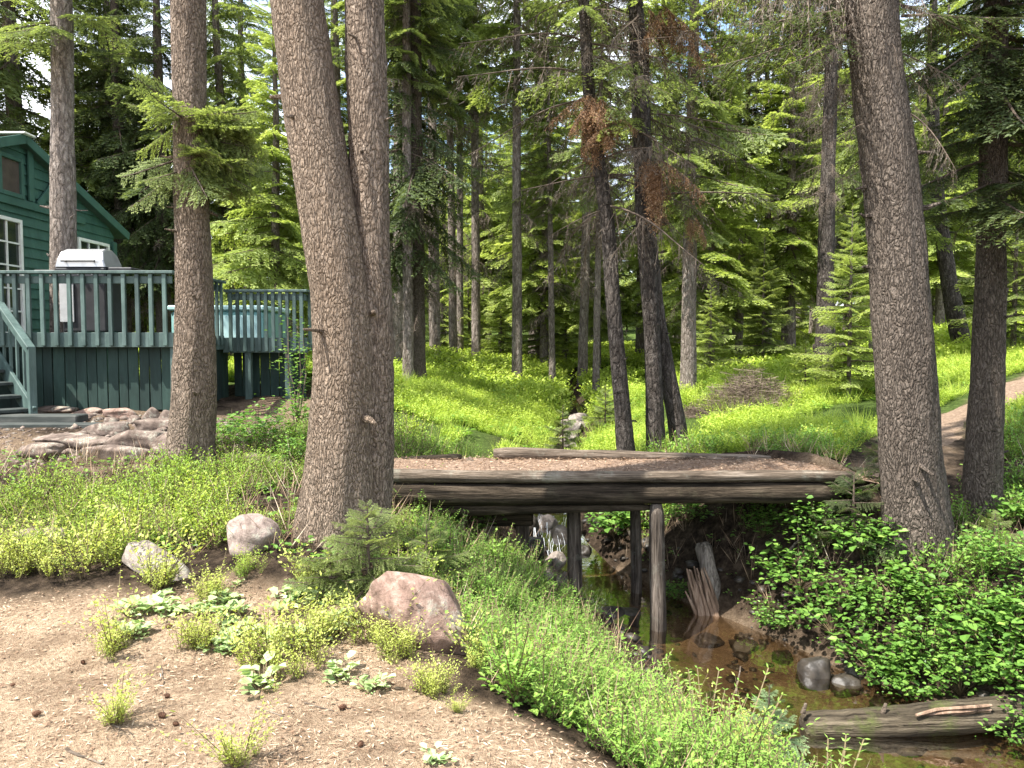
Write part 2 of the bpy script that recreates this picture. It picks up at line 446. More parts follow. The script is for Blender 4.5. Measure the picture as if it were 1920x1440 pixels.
for nm in ('rock', 'rock_red', 'slab', 'rock_pale'):
    nt_ = M[nm].node_tree; p_ = [n for n in nt_.nodes if n.type == 'BSDF_PRINCIPLED'][0]; src = p_.inputs['Base Color'].links[0].from_socket
    f1 = ramp(nt_, [(.54, (0, 0, 0)), (.62, (.7, .7, .7))], texnoise(nt_, 6, 8, .8)).outputs[0]; f2 = ramp(nt_, [(.3, (.35, .33, .3)), (.5, (1, 1, 1))], texnoise(nt_, 3.3, 5, .7, dist=1.5)).outputs[0]
    c_ = mix(nt_, f1, src, (.36, .35, .28)); c_ = mix(nt_, 1.0, c_, f2, 'MULTIPLY'); nt_.links.new(c_, p_.inputs['Base Color'])

# glass
m, nt, out = newmat('window_glass')
principled(nt, out, (.02, .028, .024), .06, .6); M['glass'] = m
# ground
m, nt, out = newmat('ground_soil')
zone = attr(nt, 'zone'); moss = attr(nt, 'moss')
nA = texnoise(nt, 38, 6, .75); nB = texnoise(nt, 3.0, 4, .6); nC = texnoise(nt, 150, 3, .6); nD = texnoise(nt, 12, 5, .7)
tan = ramp(nt, [(.25, (.14, .092, .056)), (.4, (.37, .265, .175)), (.56, (.56, .425, .295)), (.8, (.7, .57, .42))], nA).outputs[0]
tan = mix(nt, .3, tan, ramp(nt, [(.36, (.3, .26, .23)), (.62, (1.25, 1.2, 1.15))], nC).outputs[0], 'MULTIPLY')
tan = mix(nt, .6, tan, ramp(nt, [(.36, (.42, .37, .33)), (.58, (1.08, 1.06, 1.03))], nB).outputs[0], 'MULTIPLY')
soil = ramp(nt, [(.34, (.015, .01, .007)), (.52, (.06, .042, .028)), (.7, (.14, .1, .07))], nD).outputs[0]
green = ramp(nt, [(.3, (.035, .06, .012)), (.6, (.1, .16, .03)), (.8, (.16, .2, .05))], nD).outputs[0]
base = mix(nt, zone, soil, tan)
base = mix(nt, moss, base, green)
bh = nt.nodes.new('ShaderNodeMath'); bh.operation = 'ADD'; nt.links.new(nA, bh.inputs[0]); nt.links.new(nC, bh.inputs[1])
principled(nt, out, base, .95, .1, bump=bh.outputs[0], bstr=1.0, bdist=.035); M['ground'] = m
# path
m, nt, out = newmat('path_dirt')
nA = texnoise(nt, 25, 6, .7)
principled(nt, out, ramp(nt, [(.3, (.08, .055, .038)), (.55, (.19, .135, .095)), (.75, (.3, .225, .165))], nA).outputs[0], .95, .1, bump=nA, bstr=.6, bdist=.015); M['path'] = m
# bridge soil cover
M['needles'] = noisemat('bridge_needles', [(.05, .032, .022), (.16, .11, .08), (.25, .18, .13), (.42, .34, .27)], 26, .95, .1, .8, .015, nr=.75)
# water
m, nt, out = newmat('creek_water')
g = nt.nodes.new('ShaderNodeBsdfGlossy'); g.inputs['Roughness'].default_value = .04; g.inputs[0].default_value = (1, 1, 1, 1)
tr = nt.nodes.new('ShaderNodeBsdfTransparent'); tr.inputs[0].default_value = (.6, .53, .42, 1)
fr = nt.nodes.new('ShaderNodeFresnel'); fr.inputs[0].default_value = 1.33
nn = texnoise(nt, 7, 3, .5)
b = nt.nodes.new('ShaderNodeBump'); b.inputs['Strength'].default_value = .3; b.inputs['Distance'].default_value = .012
nt.links.new(nn, b.inputs['Height'])
for x_ in (g, fr): nt.links.new(b.outputs[0], x_.inputs['Normal'])
mx = nt.nodes.new('ShaderNodeMixShader'); frm = nt.nodes.new('ShaderNodeMath'); frm.operation = 'MULTIPLY'; frm.inputs[1].default_value = .42; nt.links.new(fr.outputs[0], frm.inputs[0]); nt.links.new(frm.outputs[0], mx.inputs[0])
nt.links.new(tr.outputs[0], mx.inputs[1]); nt.links.new(g.outputs[0], mx.inputs[2]); nt.links.new(mx.outputs[0], out.inputs[0])
M['water'] = m

# ------------------------------------------------------------------ world, sun, camera
SUN_EL, SUN_TO = math.radians(58), np.array([-.84, -.54])
SUN_TO = SUN_TO / np.linalg.norm(SUN_TO)
sd = np.array([SUN_TO[0] * math.cos(SUN_EL), SUN_TO[1] * math.cos(SUN_EL), math.sin(SUN_EL)])
w = bpy.data.worlds.new('World'); scene.world = w; w.use_nodes = True
nt = w.node_tree; nt.nodes.clear()
wo = nt.nodes.new('ShaderNodeOutputWorld'); bg = nt.nodes.new('ShaderNodeBackground')
sky = nt.nodes.new('ShaderNodeTexSky'); sky.sky_type = 'NISHITA'; sky.sun_disc = False
sky.sun_elevation = SUN_EL; sky.sun_rotation = math.atan2(SUN_TO[0], SUN_TO[1])
sky.dust_density = 1.5
tc = nt.nodes.new('ShaderNodeTexCoord')
cn = nt.nodes.new('ShaderNodeTexNoise'); cn.inputs['Scale'].default_value = 3.2; cn.inputs['Detail'].default_value = 6
nt.links.new(tc.outputs['Generated'], cn.inputs['Vector'])
cr = ramp(nt, [(.4, (0, 0, 0)), (.62, (1, 1, 1))], cn.outputs['Fac'])
mxw = mix(nt, cr.outputs[0], sky.outputs[0], (7, 7.2, 7.6))
nt.links.new(mxw, bg.inputs[0]); bg.inputs[1].default_value = .15
nt.links.new(bg.outputs[0], wo.inputs[0])
L = bpy.data.lights.new('sun', 'SUN'); L.energy = 5.0; L.angle = math.radians(.53); L.color = (1, .96, .89)
so = bpy.data.objects.new('sun', L); COL.objects.link(so)
from mathutils import Vector
so.rotation_euler = Vector(sd).to_track_quat('Z', 'Y').to_euler(); so.location = (0, 0, 40)
cam = bpy.data.cameras.new('camera'); co = bpy.data.objects.new('camera', cam); COL.objects.link(co)
co.location = (0, 0, 0); co.rotation_euler = (PI / 2 - PITCH, 0, 0)
cam.sensor_width = 36; cam.lens = 36 * F / 1920; cam.clip_end = 2000; cam.clip_start = .05
scene.camera = co
scene.view_settings.view_transform = 'Standard'; scene.view_settings.look = 'None'
scene.view_settings.exposure = 1.5; scene.view_settings.gamma = 1
scene.render.resolution_x, scene.render.resolution_y = 1024, 768
cy = scene.cycles
cy.max_bounces = 6; cy.diffuse_bounces = 4; cy.glossy_bounces = 3; cy.transmission_bounces = 4; cy.transparent_max_bounces = 8
cy.caustics_reflective = False; cy.caustics_refractive = False; cy.use_denoising = True
try: cy.sample_clamp_indirect = 6
except Exception: pass

# ------------------------------------------------------------------ ground
def spaced(lo, hi, fine_lo, fine_hi, step, grow=1.12):
    a = list(np.arange(fine_lo, fine_hi + 1e-6, step)); s_ = step; x = fine_hi
    while x < hi: s_ *= grow; x += s_; a.append(min(x, hi))
    s_ = step; x = fine_lo; b = []
    while x > lo: s_ *= grow; x -= s_; b.append(max(x, lo))
    return np.array(b[::-1] + a)
gx = spaced(-600, 600, -6, 6, .06, 1.09); gy = spaced(-60, 900, 2, 11, .05, 1.035)
GX, GY = np.meshgrid(gx, gy)
GZ = hgt(GX, GY)

PATH = np.array([(3.15, 7.5), (3.5, 7.65), (4.1, 8.3), (5.2, 9.8), (6.3, 11.2), (8.2, 12.6), (11, 14.5), (15, 17)])
def path_dist(x, y):
    b = np.full(np.shape(x), 1e9)
    for i in range(len(PATH) - 1):
        a, c = PATH[i], PATH[i + 1]; d_ = c - a
        t = np.clip(((x - a[0]) * d_[0] + (y - a[1]) * d_[1]) / (d_ @ d_), 0, 1)
        b = np.minimum(b, np.hypot(x - a[0] - t * d_[0], y - a[1] - t * d_[1]))
    return b

def edge_line(y):      # x of the top edge of the left creek bank in the foreground
    return np.interp(y, [0, 2.0, 3.0, 3.75, 4.6, 5.6, 7], [2.2, 1.25, .62, -.12, -.42, -.75, -1.0])

def zones(x, y):
    n = fbm(x * 1.3, y * 1.3, 0, 51, 3)
    carpet_front = np.interp(x, [-8, -4, -2.6, -1.7, -1.0, -.2], [5.0, 5.15, 5.2, 4.95, 4.6, 4.2])
    litter = np.clip((carpet_front - y + n * .25) / .35, 0, 1) * np.clip((edge_line(y) - x + n * .12) / .2, 0, 1)
    terrace = ((x < -2.6) & (y > 7.5) & (y < 13)) * (.3 + .35 * n)
    dist, zc, w_, side = creek_info(x, y)
    bed = np.clip((w_ + .12 - dist) / .2, 0, 1) * .7 * (y < 8.6)
    return np.maximum(np.maximum(litter, terrace), bed)

def pathdirt(x, y):
    return np.clip((.5 - path_dist(x, y) + fbm(x * 2, y * 2, 0, 77, 2) * .2) / .25, 0, 1) * (y > 7)
ZON = np.maximum(zones(GX, GY), pathdirt(GX, GY) * .5)
dist_, _, w_, _ = creek_info(GX, GY)
MOSS = np.clip((GY - 9.5) / 2, 0, 1) * np.clip((dist_ - .6) / .6, 0, 1) * .85 * (1 - pathdirt(GX, GY)) * (1 - ((GX < -2.6) & (GY < 14)))
ny, nx = GX.shape
ii = (np.arange(ny - 1)[:, None] * nx + np.arange(nx - 1)[None]).ravel()
mb = MB(); mb.add(np.stack([GX, GY, GZ], -1).reshape(-1, 3), np.stack([ii, ii + 1, ii + nx + 1, ii + nx], -1))
gr = mb.build('ground', M['ground'], smooth=True); tag(gr, kind='structure')
for nm, arr in (('zone', ZON), ('moss', MOSS)):
    a_ = gr.data.attributes.new(nm, 'FLOAT', 'POINT'); a_.data.foreach_set('value', arr.ravel().astype(np.float32))

# creek water: a ribbon along the centre line
def resample(P, n):
    P = np.asarray(P, float); s_ = np.concatenate([[0], np.cumsum(np.linalg.norm(np.diff(P[:, :2], axis=0), axis=1))])
    t = np.linspace(0, s_[-1], n)
    return np.stack([np.interp(t, s_, P[:, k]) for k in range(P.shape[1])], -1)
cr_ = resample(CREEK, 160)
T_ = np.gradient(cr_[:, :2], axis=0); T_ /= np.linalg.norm(T_, axis=1)[:, None]
N_ = np.stack([T_[:, 1], -T_[:, 0]], -1)
cross = np.linspace(-1, 1, 9)
V = np.zeros((160, 9, 3))
for j, c in enumerate(cross):
    V[:, j, :2] = cr_[:, :2] + N_ * (c * (cr_[:, 3] + np.where(cr_[:, 1] > 8.2, -.05, .14)))[:, None]
    V[:, j, 2] = cr_[:, 2] + .015
ii = (np.arange(159)[:, None] * 9 + np.arange(8)[None]).ravel()
mb = MB(); mb.add(V.reshape(-1, 3), np.stack([ii, ii + 9, ii + 10, ii + 1], -1))
wt = mb.build('creek_water', M['water'], smooth=True); tag(wt, kind='structure')

# ------------------------------------------------------------------ leaf helpers
def unit(v): return v / (np.linalg.norm(v, axis=-1, keepdims=True) + 1e-9)
def leafq(P, D, N, ln, wd, fold=.12, mid=.45):
    D = unit(D); S = unit(np.cross(D, N)); U = np.cross(S, D)
    ln = np.broadcast_to(ln, (len(P),))[:, None]; wd = np.broadcast_to(wd, (len(P),))[:, None]
    m_ = P + D * ln * mid
    return np.stack([P, m_ + S * wd / 2 + U * wd * fold, P + D * ln, m_ - S * wd / 2 + U * wd * fold], 1)

def branch_tpl(r, L=2.0, droop=.25, up=.12, leaf=.075, lw=.022, step=.085, hang=.1, spread=.42, keep=1.0, ang=55, wood=.018):
    """one conifer bough pointing along +x; returns leaves (n,4,3), rnd, wood ribbons"""
    def ax(t): return np.stack([L * t, 0 * t, -droop * L * t ** 1.6 + up * L * t ** 3], -1)
    LV, RN, WD = [], [], []
    ns = max(4, int(L / step))
    for side in (-1, 1):
        for t in np.linspace(.1, .97, ns) + r.uniform(-.015, .015, ns):
            ln = L * (spread * (1 - t) ** .75 + .07) * r.uniform(.6, 1.15) * min(1, (t + .05) / .3)
            a = math.radians(ang + r.normal(0, 9)) * side
            d = np.array([math.cos(a), math.sin(a), -.12 - hang * r.uniform(.3, 1.5)]); d /= np.linalg.norm(d)
            k = max(3, int(ln / (leaf * .5)))
            s_ = np.linspace(.08, 1, k)
            p0 = ax(np.array([t]))[0]
            P = p0 + d * (s_ * ln)[:, None]; P[:, 2] -= (.15 + hang) * ln * s_ ** 2
            P += r.normal(0, leaf * .12, P.shape)
            WD.append((p0, P[-1] - np.array([0, 0, 0]), .004 + .003 * ln))
            pd = np.array([-d[1], d[0], 0]) 
            for sg in (-1, 1):
                D = d + pd * sg * r.uniform(.5, 1.0, (k, 1)) + np.stack([r.normal(0, .2, k), r.normal(0, .2, k), r.normal(-.05 - hang * .5, .25, k)], -1)
                Nn = np.array([0, 0, 1.]) + r.normal(0, .35, (k, 3))
                LV.append(leafq(P, D, Nn, leaf * r.uniform(.6, 1.15, k) * (1.05 - .3 * s_), lw * r.uniform(.7, 1.3, k)))
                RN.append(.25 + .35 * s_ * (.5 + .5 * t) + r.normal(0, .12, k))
            LV.append(leafq(P[-1:], d[None], np.array([[0, 0, 1.]]), leaf, lw)); RN.append(np.array([.75]))
    LV = np.concatenate(LV); RN = np.concatenate(RN)
    if keep < 1:
        m_ = r.random(len(LV)) < keep; LV, RN = LV[m_], RN[m_]
    main = ax(np.linspace(0, .98, 7))
    return dict(L=L, leaves=LV, rnd=RN, main=main, wd=WD, wood=wood)

def hang_tpl(r, L=1.6, droop=.45, n=34, strand=.5, leaf=.085, lw=.006):
    """a dead or lichen-hung bough: bare wood with thin hanging strands"""
    def ax(t): return np.stack([L * t, .05 * L * np.sin(t * 5), -droop * L * t ** 1.7 + .1 * L * t ** 3], -1)
    LV, RN, WD = [], [], []
    for t in np.sort(r.uniform(.08, 1, n)):
        p0 = ax(np.array([t]))[0]; a = r.uniform(-1.3, 1.3)
        ln = strand * r.uniform(.3, 1.1) * (1.1 - .5 * t)
        d = np.array([math.cos(a) * .6, math.sin(a), -r.uniform(.2, 1.4)]); d /= np.linalg.norm(d)
        k = max(4, int(ln / (leaf * .5)))
        s_ = np.linspace(0, 1, k); P = p0 + d * (s_ * ln)[:, None]; P[:, 2] -= .5 * ln * s_ ** 2
        P += r.normal(0, .012, P.shape)
        WD.append((p0, P[-1], .004))
        for sg in (0, 1):
            D = d + r.normal(0, .7, (k, 3)); D[:, 2] -= .6
            LV.append(leafq(P, D, r.normal(0, 1, (k, 3)), leaf * r.uniform(.5, 1.3, k), lw * r.uniform(.6, 1.4, k)))
            RN.append(r.uniform(0, 1, k))
    return dict(L=L, leaves=np.concatenate(LV), rnd=np.concatenate(RN), main=ax(np.linspace(0, 1, 8)), wd=WD, wood=.016)

def add_branch(mb, tp, base, az, el, L, lm=0, wm=1, r=rng, roll=0.0, tint=0.0, wood=True, lscale=1.0):
    s_ = L / tp['L']; R = RZ(az) @ RY(-el) @ RX(roll)
    base = np.asarray(base)
    lv = tp['leaves']
    if lscale != 1.0:
        c = lv[:, :1]; lv = c + (lv - c) * lscale
    mb.leaves((lv.reshape(-1, 3) @ R.T * s_ + base).reshape(-1, 4, 3), lm, np.clip(tp['rnd'] + tint + r.normal(0, .07), 0, 1))
    if wood:
        mn = tp['main'] @ R.T * s_ + base
        mb.tube(mn, np.linspace(tp['wood'], .004, len(mn)) * s_, 4, wm, cap=False)
        A = np.array([w_[0] for w_ in tp['wd']]) @ R.T * s_ + base; B = np.array([w_[1] for w_ in tp['wd']]) @ R.T * s_ + base
        W = np.array([w_[2] for w_ in tp['wd']])[:, None] * s_
        S = unit(np.cross(B - A, np.array([0, 0, 1.]) + 1e-3)) * W
        mb.leaves(np.stack([A - S, B, B + S * .2, A + S], 1), wm)

r0 = np.random.default_rng(3)
TP = dict(
    dense=[branch_tpl(r0, 2.0, .32, .14, .085, .026, .1, .12) for _ in range(4)],
    droop=[branch_tpl(r0, 2.0, .5, .16, .09, .026, .1, .35, spread=.36) for _ in range(4)],
    young=[branch_tpl(r0, 1.2, .16, .08, .06, .02, .07, .05, spread=.45) for _ in range(4)],
    hero=[branch_tpl(r0, 1.2, .3, .14, .042, .011, .05, .12, spread=.45) for _ in range(5)],
    far=[branch_tpl(r0, 2.0, .32, .14, .15, .05, .16, .15) for _ in range(4)],
    hang=[hang_tpl(r0) for _ in range(4)],
    hanghero=[hang_tpl(r0, 1.2, .6, 34, .55, .07, .0045) for _ in range(4)],
)

# ------------------------------------------------------------------ trunks
def trunk_mesh(mb, P, R, n=24, rows=60, amp=.06, fz=2.0, flare=0, roots=5, seed=0, mat=0, plates=0.0):
    P = np.asarray(P, float); R = np.asarray(R, float)
    zz = np.concatenate([[0], np.cumsum(np.linalg.norm(np.diff(P, axis=0), axis=1))])
    # denser rows near the bottom
    t = np.linspace(0, 1, rows) ** 1.25 * zz[-1]
    def sm(A):   # smooth interpolation
        return np.interp(t, zz, A)
    C = np.stack([sm(P[:, k]) for k in range(3)], -1)
    for _ in range(3): C[1:-1] = (C[:-2] + 2 * C[1:-1] + C[2:]) / 4
    rad = sm(R)
    th = np.linspace(0, 2 * PI, n, endpoint=False)
    cx, sx = np.cos(th)[None], np.sin(th)[None]
    r0_ = rad[:, None] * np.ones((1, n))
    k = 1 / max(R.mean(), .05)
    big = fbm(cx * 1.3 + seed * 3.1, sx * 1.3, t[:, None] * .9, seed, 2) * amp * .8
    ridge = fbm(cx * 4.5 + seed, sx * 4.5, t[:, None] * fz * 1.2, seed + 5, 3) * amp * .7
    r0_ = r0_ * (1 + big + ridge)
    if plates > 0:
        pl = np.abs(fbm(cx * R.mean() * 28, sx * R.mean() * 28, t[:, None] * 9, seed + 9, 2))
        r0_ = r0_ - plates * np.clip(.35 - pl, 0, .35)
    if flare > 0:
        fl = np.exp(-t / (.22 + .9 * R[0]))[:, None]
        lob = .55 + .45 * np.cos(th * roots + seed)[None] * .8 + .35 * np.cos(th * 3 + seed * 2.3)[None] * .5
        r0_ = r0_ * (1 + flare * fl * lob)
    V = np.stack([C[:, 0, None] + r0_ * cx, C[:, 1, None] + r0_ * sx, C[:, 2, None] + 0 * r0_], -1)
    i = np.arange(rows - 1)[:, None] * n; j = np.arange(n)[None]; jn = (j + 1) % n
    mb.add(V.reshape(-1, 3), np.stack([i + j, i + jn, i + n + jn, i + n + j], -1).reshape(-1, 4), mat=mat)
    return C, rad

def pix_trunk(pts, d, top_extra=12, top_r=.4, sink=.25):
    """pts: (px, py, width px) from the base up, at depth d -> centre line and radii, continued upward"""
    P = [at(a, b, d) for a, b, c in pts]; R = [c / 2 / F * d for a, b, c in pts]
    P = [P[0] - np.array([0, 0, sink])] + P; R = [R[0]] + R
    v = P[-1] - P[-3] if len(P) > 3 else P[-1] - P[0]
    v = v / np.linalg.norm(v); v = unit(v * .6 + np.array([0, 0, .8]))
    P.append(P[-1] + v * top_extra * .5); R.append(R[-1] * .8)
    P.append(P[-1] + np.array([0, 0, 1]) * top_extra * .5); R.append(R[-1] * top_r)
    return np.array(P), np.array(R)

def crown_branches(mb, tps, C, z0, z1, Rad, n, r, lm=0, wm=1, el0=-.12, el1=.55, tint=0, skip=None, jitter=.25, lscale=1.0, minfrac=.12, pw=.8):
    """whorls round the trunk centre line C between heights z0 and z1"""
    az = r.uniform(0, 6.28)
    for i in range(n):
        f = (i + r.uniform(0, 1)) / n
        z = z0 + (z1 - z0) * f ** .95
        az += 2.4 + r.normal(0, .25)
        Lb = Rad * max(minfrac, (1 - f) ** pw) * r.uniform(1 - jitter * 1.6, 1 + jitter) * min(1, .55 + f * 4)
        c = np.array([np.interp(z, C[:, 2], C[:, 0]), np.interp(z, C[:, 2], C[:, 1]), z])
        if skip is not None and skip(c, az, Lb): continue
        add_branch(mb, tps[r.integers(len(tps))], c, az, el0 + (el1 - el0) * f + r.normal(0, .1), Lb, lm, wm, r, r.normal(0, .25), tint, lscale=lscale)

print('helpers ready')
# ------------------------------------------------------------------ the cabin
HX = -8.1
cabin = empty('cabin', (HX, 13.5, -1.1), 'green lap sided cabin with white framed windows behind the deck', 'cabin')
RIDGE_Y, RIDGE_Z, SL = 13.05, 3.24, .335
def roof_z(y): return RIDGE_Z - SL * abs(y - RIDGE_Y)
mb = MB()
z = -1.15; rows_ = .17
while z < RIDGE_Z:
    zt = z + rows_
    hw = (RIDGE_Z - zt) / SL; hwb = min((RIDGE_Z - z) / SL, 3.1); hw = min(max(hw, 0), 3.1)
    y0, y1, y0b, y1b = RIDGE_Y - hw, RIDGE_Y + hw, RIDGE_Y - hwb, RIDGE_Y + hwb
    mb.add([(HX + .028, y0b, z), (HX + .028, y1b, z), (HX, y1, zt), (HX, y0, zt)], [(0, 1, 2, 3)])
    mb.add([(HX - .002, y0b, z), (HX - .002, y1b, z), (HX + .028, y1b, z), (HX + .028, y0b, z)], [(0, 1, 2, 3)])
    z = zt
mb.box((HX - 3.5, 16.1, 0), (6.9, .1, 4.2)); mb.box((HX - 3.5, 10.0, 0), (6.9, .1, 4.2))
mb.build('wall', M['house_green'], cabin)
mb = MB()
for sg in (-1, 1):
    y1 = RIDGE_Y + sg * 3.4
    p = [(HX + .16, RIDGE_Y, RIDGE_Z + .1), (HX - 8, RIDGE_Y, RIDGE_Z + .1), (HX - 8, y1, RIDGE_Z + .1 - SL * 3.4), (HX + .16, y1, RIDGE_Z + .1 - SL * 3.4)]
    lo = [(a, b, c - .09) for a, b, c in p]
    mb.add(p + lo, [(0, 1, 2, 3), (7, 6, 5, 4), (0, 3, 7, 4), (2, 1, 5, 6), (3, 2, 6, 7)])
rf = mb.build('roof', M['roof'], cabin)
mb = MB()
for sg in (-1, 1):     # barge boards along the rake
    y1 = RIDGE_Y + sg * 3.4
    a, b = np.array((HX + .175, RIDGE_Y, RIDGE_Z + .06)), np.array((HX + .175, y1, RIDGE_Z + .06 - SL * 3.4))
    mid = (a + b) / 2; ang = math.atan2(b[2] - a[2], b[1] - a[1])
    mb.box(mid, (.028, np.linalg.norm(b - a), .15), RX(ang), bev=.004)
mb.build('barge_board', M['trim_green'], cabin)
mb = MB(); mb.box((HX - 3.9, RIDGE_Y, RIDGE_Z + .125), (8.3, .3, .03), bev=.008); mb.build('ridge_cap', M['white_paint'], cabin)
# gable trim: vertical boards and a band below the attic window
for c_, s_, R_ in (((HX + .05, 13.0, 2.26), (.035, 4.0, .13), None), ((HX + .053, 12.35, 2.76), (.035, .14, .84), None), ((HX + .053, 13.35, 2.76), (.035, .14, .84), None),
                   ((HX + .056, 13.8, 2.55), (.035, .72, .13), RX(.75)), ((HX + .05, 16.08, .6), (.05, .14, 2.8), None)):
    mb = MB(); mb.box(c_, s_, R_, bev=.004); mb.build('trim_board', M['trim_green'], cabin)
def window(y0, y1, z0, z1, nx_, nz, fm, pane, fw=.06):
    mb = MB(); yc, zc = (y0 + y1) / 2, (z0 + z1) / 2
    for yy in (y0, y1): mb.box((HX + .06, yy, zc), (.06, fw, z1 - z0 + fw), bev=.006)
    for zz in (z0, z1): mb.box((HX + .058, yc, zz), (.06, y1 - y0 - fw, fw), bev=.006)
    for i in range(1, nx_): mb.box((HX + .055, y0 + (y1 - y0) * i / nx_, zc), (.03, .026, z1 - z0 - fw))
    for i in range(1, nz): mb.box((HX + .053, yc, z0 + (z1 - z0) * i / nz), (.03, y1 - y0 - fw, .026))
    f = mb.build('window', fm, cabin)
    mb = MB(); mb.box((HX + .036, yc, zc), (.02, y1 - y0 - .02, z1 - z0 - .02))
    p = mb.build('pane', pane, None, origin=f.location)
    p.parent = f; p.matrix_parent_inverse.identity()
    p.data.transform(__import__('mathutils').Matrix.Translation(-Vector(cabin.location)))
window(11.6, 13.0, .12, 1.95, 4, 5, M['white_paint'], M['glass'])
window(14.75, 15.8, .9, 1.9, 3, 2, M['white_paint'], M['glass'])
window(12.52, 13.08, 2.36, 2.95, 1, 1, M['trim_green'], M['brown_paint'], .07)

# ------------------------------------------------------------------ the deck
deck = empty('raised_deck', (-5.0, 11.0, -1.0), 'raised green timber deck with baluster railing in front of the cabin', 'deck')
D1, D2, XL, XM, XR = 10.8, 12.6, -7.3, -4.62, -3.28
mb = MB()
for i in range(22):
    yy = D1 + .07 + i * .145
    mb.box(((XL + XM) / 2 - .3, yy, -.045), (XM - XL + .6, .135, .04), rnd=rng.random())
for i in range(16):
    yy = D2 + .07 + i * .145
    mb.box(((XM + XR) / 2, yy, -.07), (XR - XM - .01, .135, .04), rnd=rng.random())
mb.build('floor', M['rail_green'], deck)
mb = MB()
mb.box(((XL + XM) / 2, D1 - .022, .02), (XM - XL, .04, .2), bev=.004)
mb.box((XM + .02, (D1 + D2) / 2, -.02), (.04, D2 - D1 - .06, .22), bev=.004)
mb.box(((XM + XR) / 2 + .02, D2 - .02, -.06), (XR - XM, .04, .24), bev=.004)
mb.build('rim_joist', M['rail_green'], deck)
# skirt of vertical boards
for (xa, xb, yy, zb) in ((XL, XM, D1 + .14, -.98), (XM + .05, -3.45, D2 + .35, -1.0)):  # right run carries on over an open gap, dark boards standing for its shade
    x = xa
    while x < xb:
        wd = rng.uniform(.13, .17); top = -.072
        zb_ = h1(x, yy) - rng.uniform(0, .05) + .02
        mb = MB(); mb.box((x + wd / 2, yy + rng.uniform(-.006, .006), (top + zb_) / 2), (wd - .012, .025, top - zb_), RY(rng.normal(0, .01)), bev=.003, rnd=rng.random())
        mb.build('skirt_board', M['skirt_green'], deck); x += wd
y_ = D1 + .2
while y_ < D2 + .3:
    wd = rng.uniform(.13, .17); zb_ = h1(XM - .04, y_) - .02
    mb = MB(); mb.box((XM - .05, y_ + wd / 2, (-.09 + zb_) / 2), (.025, wd - .012, -.09 - zb_), bev=.003, rnd=rng.random()); mb.build('skirt_board', M['skirt_green'], deck); y_ += wd
def post(x, y, z0, z1, s_=.1):
    mb = MB(); mb.box((x, y, (z0 + z1) / 2), (s_, s_, z1 - z0), bev=.008); return mb.build('post', M['rail_green'], deck)
for x in (XL + .02, XM - .02): post(x, D1 + .06, h1(x, D1) - .1, -.08)
for x in (at(466, 640, D2 + .05)[0], at(541, 640, D2 + .05)[0]): post(x, D2 + .04, h1(x, D2) - .2, -.17)
post(XR - .05, 14.6, -1.3, -.1)
def rail(p0, p1, zt, zb, n, skip=()):
    p0, p1 = np.array(p0, float), np.array(p1, float); d = p1 - p0; Ln = np.linalg.norm(d); a = math.atan2(d[1], d[0]); R = RZ(a)
    nrm = R @ np.array([0, -1, 0])
    mid = (p0 + p1) / 2
    mb = MB(); mb.box((mid[0], mid[1], zt), (Ln + .08, .13, .04), R, bev=.006); mb.build('rail_cap', M['rail_green'], deck)
    mb = MB(); mb.box((mid[0] + nrm[0] * -.02, mid[1] + nrm[1] * -.02, zt - .1), (Ln, .035, .1), R, bev=.004); mb.build('top_rail', M['rail_green'], deck)
    for i in range(n):
        c = p0 + d * (i + .5) / n
        c = c + nrm[:2] * .022
        mb = MB(); mb.box((c[0], c[1], (zt - .022 + zb) / 2), (.055, .04, zt - .022 - zb), R, bev=.005, rnd=rng.random())
        mb.build('baluster', M['rail_green'], deck)
rail((XL + .1, D1 - .04), (XM, D1 - .04), .935, -.06, 14)
rail((XM + .04, D1 + .05), (XM + .04, D2 - .1), .93, -.06, 9)
rail((XM + .1, D2 - .04), (XR, D2 - .04), .8, -.16, 11)
rail((XR - .02, D2 + .1), (XR - .02, 15), .8, -.16, 12)
# rear rail seen through the balusters, turquoise side boards
# ------------------------------------------------------------------ staircase
stair = empty('wooden_staircase', (-6.2, 10.1, -1.0), 'green wooden stairs with slanting handrail climbing to the deck', 'staircase')
A = at(60, 765, 10.1); B = np.array([-7.45, 11.15, -.02]); A[2] = -.98
dr = B - A; hd = math.atan2(dr[1], dr[0]); run = math.hypot(dr[0], dr[1]); pitch = math.atan2(dr[2], run)
Rs = RZ(hd) @ RY(-pitch); side_ = np.array([math.cos(hd + PI / 2), math.sin(hd + PI / 2), 0])
mid = (A + B) / 2
for k, off in enumerate((0, 1.25)):
    mb = MB(); mb.box(mid + side_ * off + np.array([0, 0, .06]), (np.linalg.norm(dr) + .1, .045, .24), Rs, bev=.006); mb.build('stringer', M['rail_green'], stair)
for i in range(6):
    c = A + dr * (i + .5) / 6 + side_ * .62 + np.array([0, 0, .02])
    mb = MB(); mb.box(c, (.3, 1.18, .045), RZ(hd), bev=.006); mb.build('tread', M['tread'], stair)
hp = mid + np.array([0, 0, .93]) + side_ * .01
mb = MB(); mb.box(hp, (np.linalg.norm(dr) + .15, .1, .04), Rs, bev=.006); mb.build('handrail', M['rail_green'], stair)
mb = MB(); mb.box(hp - np.array([0, 0, .09]), (np.linalg.norm(dr), .035, .09), Rs, bev=.004); mb.build('top_rail', M['rail_green'], stair)
for i in range(7):
    c = A + dr * (i + .35) / 7
    mb = MB(); mb.box(c + np.array([0, 0, .46]) - side_ * .04, (.04, .035, .9), RZ(hd), bev=.004); mb.build('baluster', M['rail_green'], stair)
c = A + np.array([.02, -.02, .38]); mb = MB(); mb.box(c, (.09, .09, 1.05), RZ(hd), bev=.006); mb.build('post', M['rail_green'], stair)
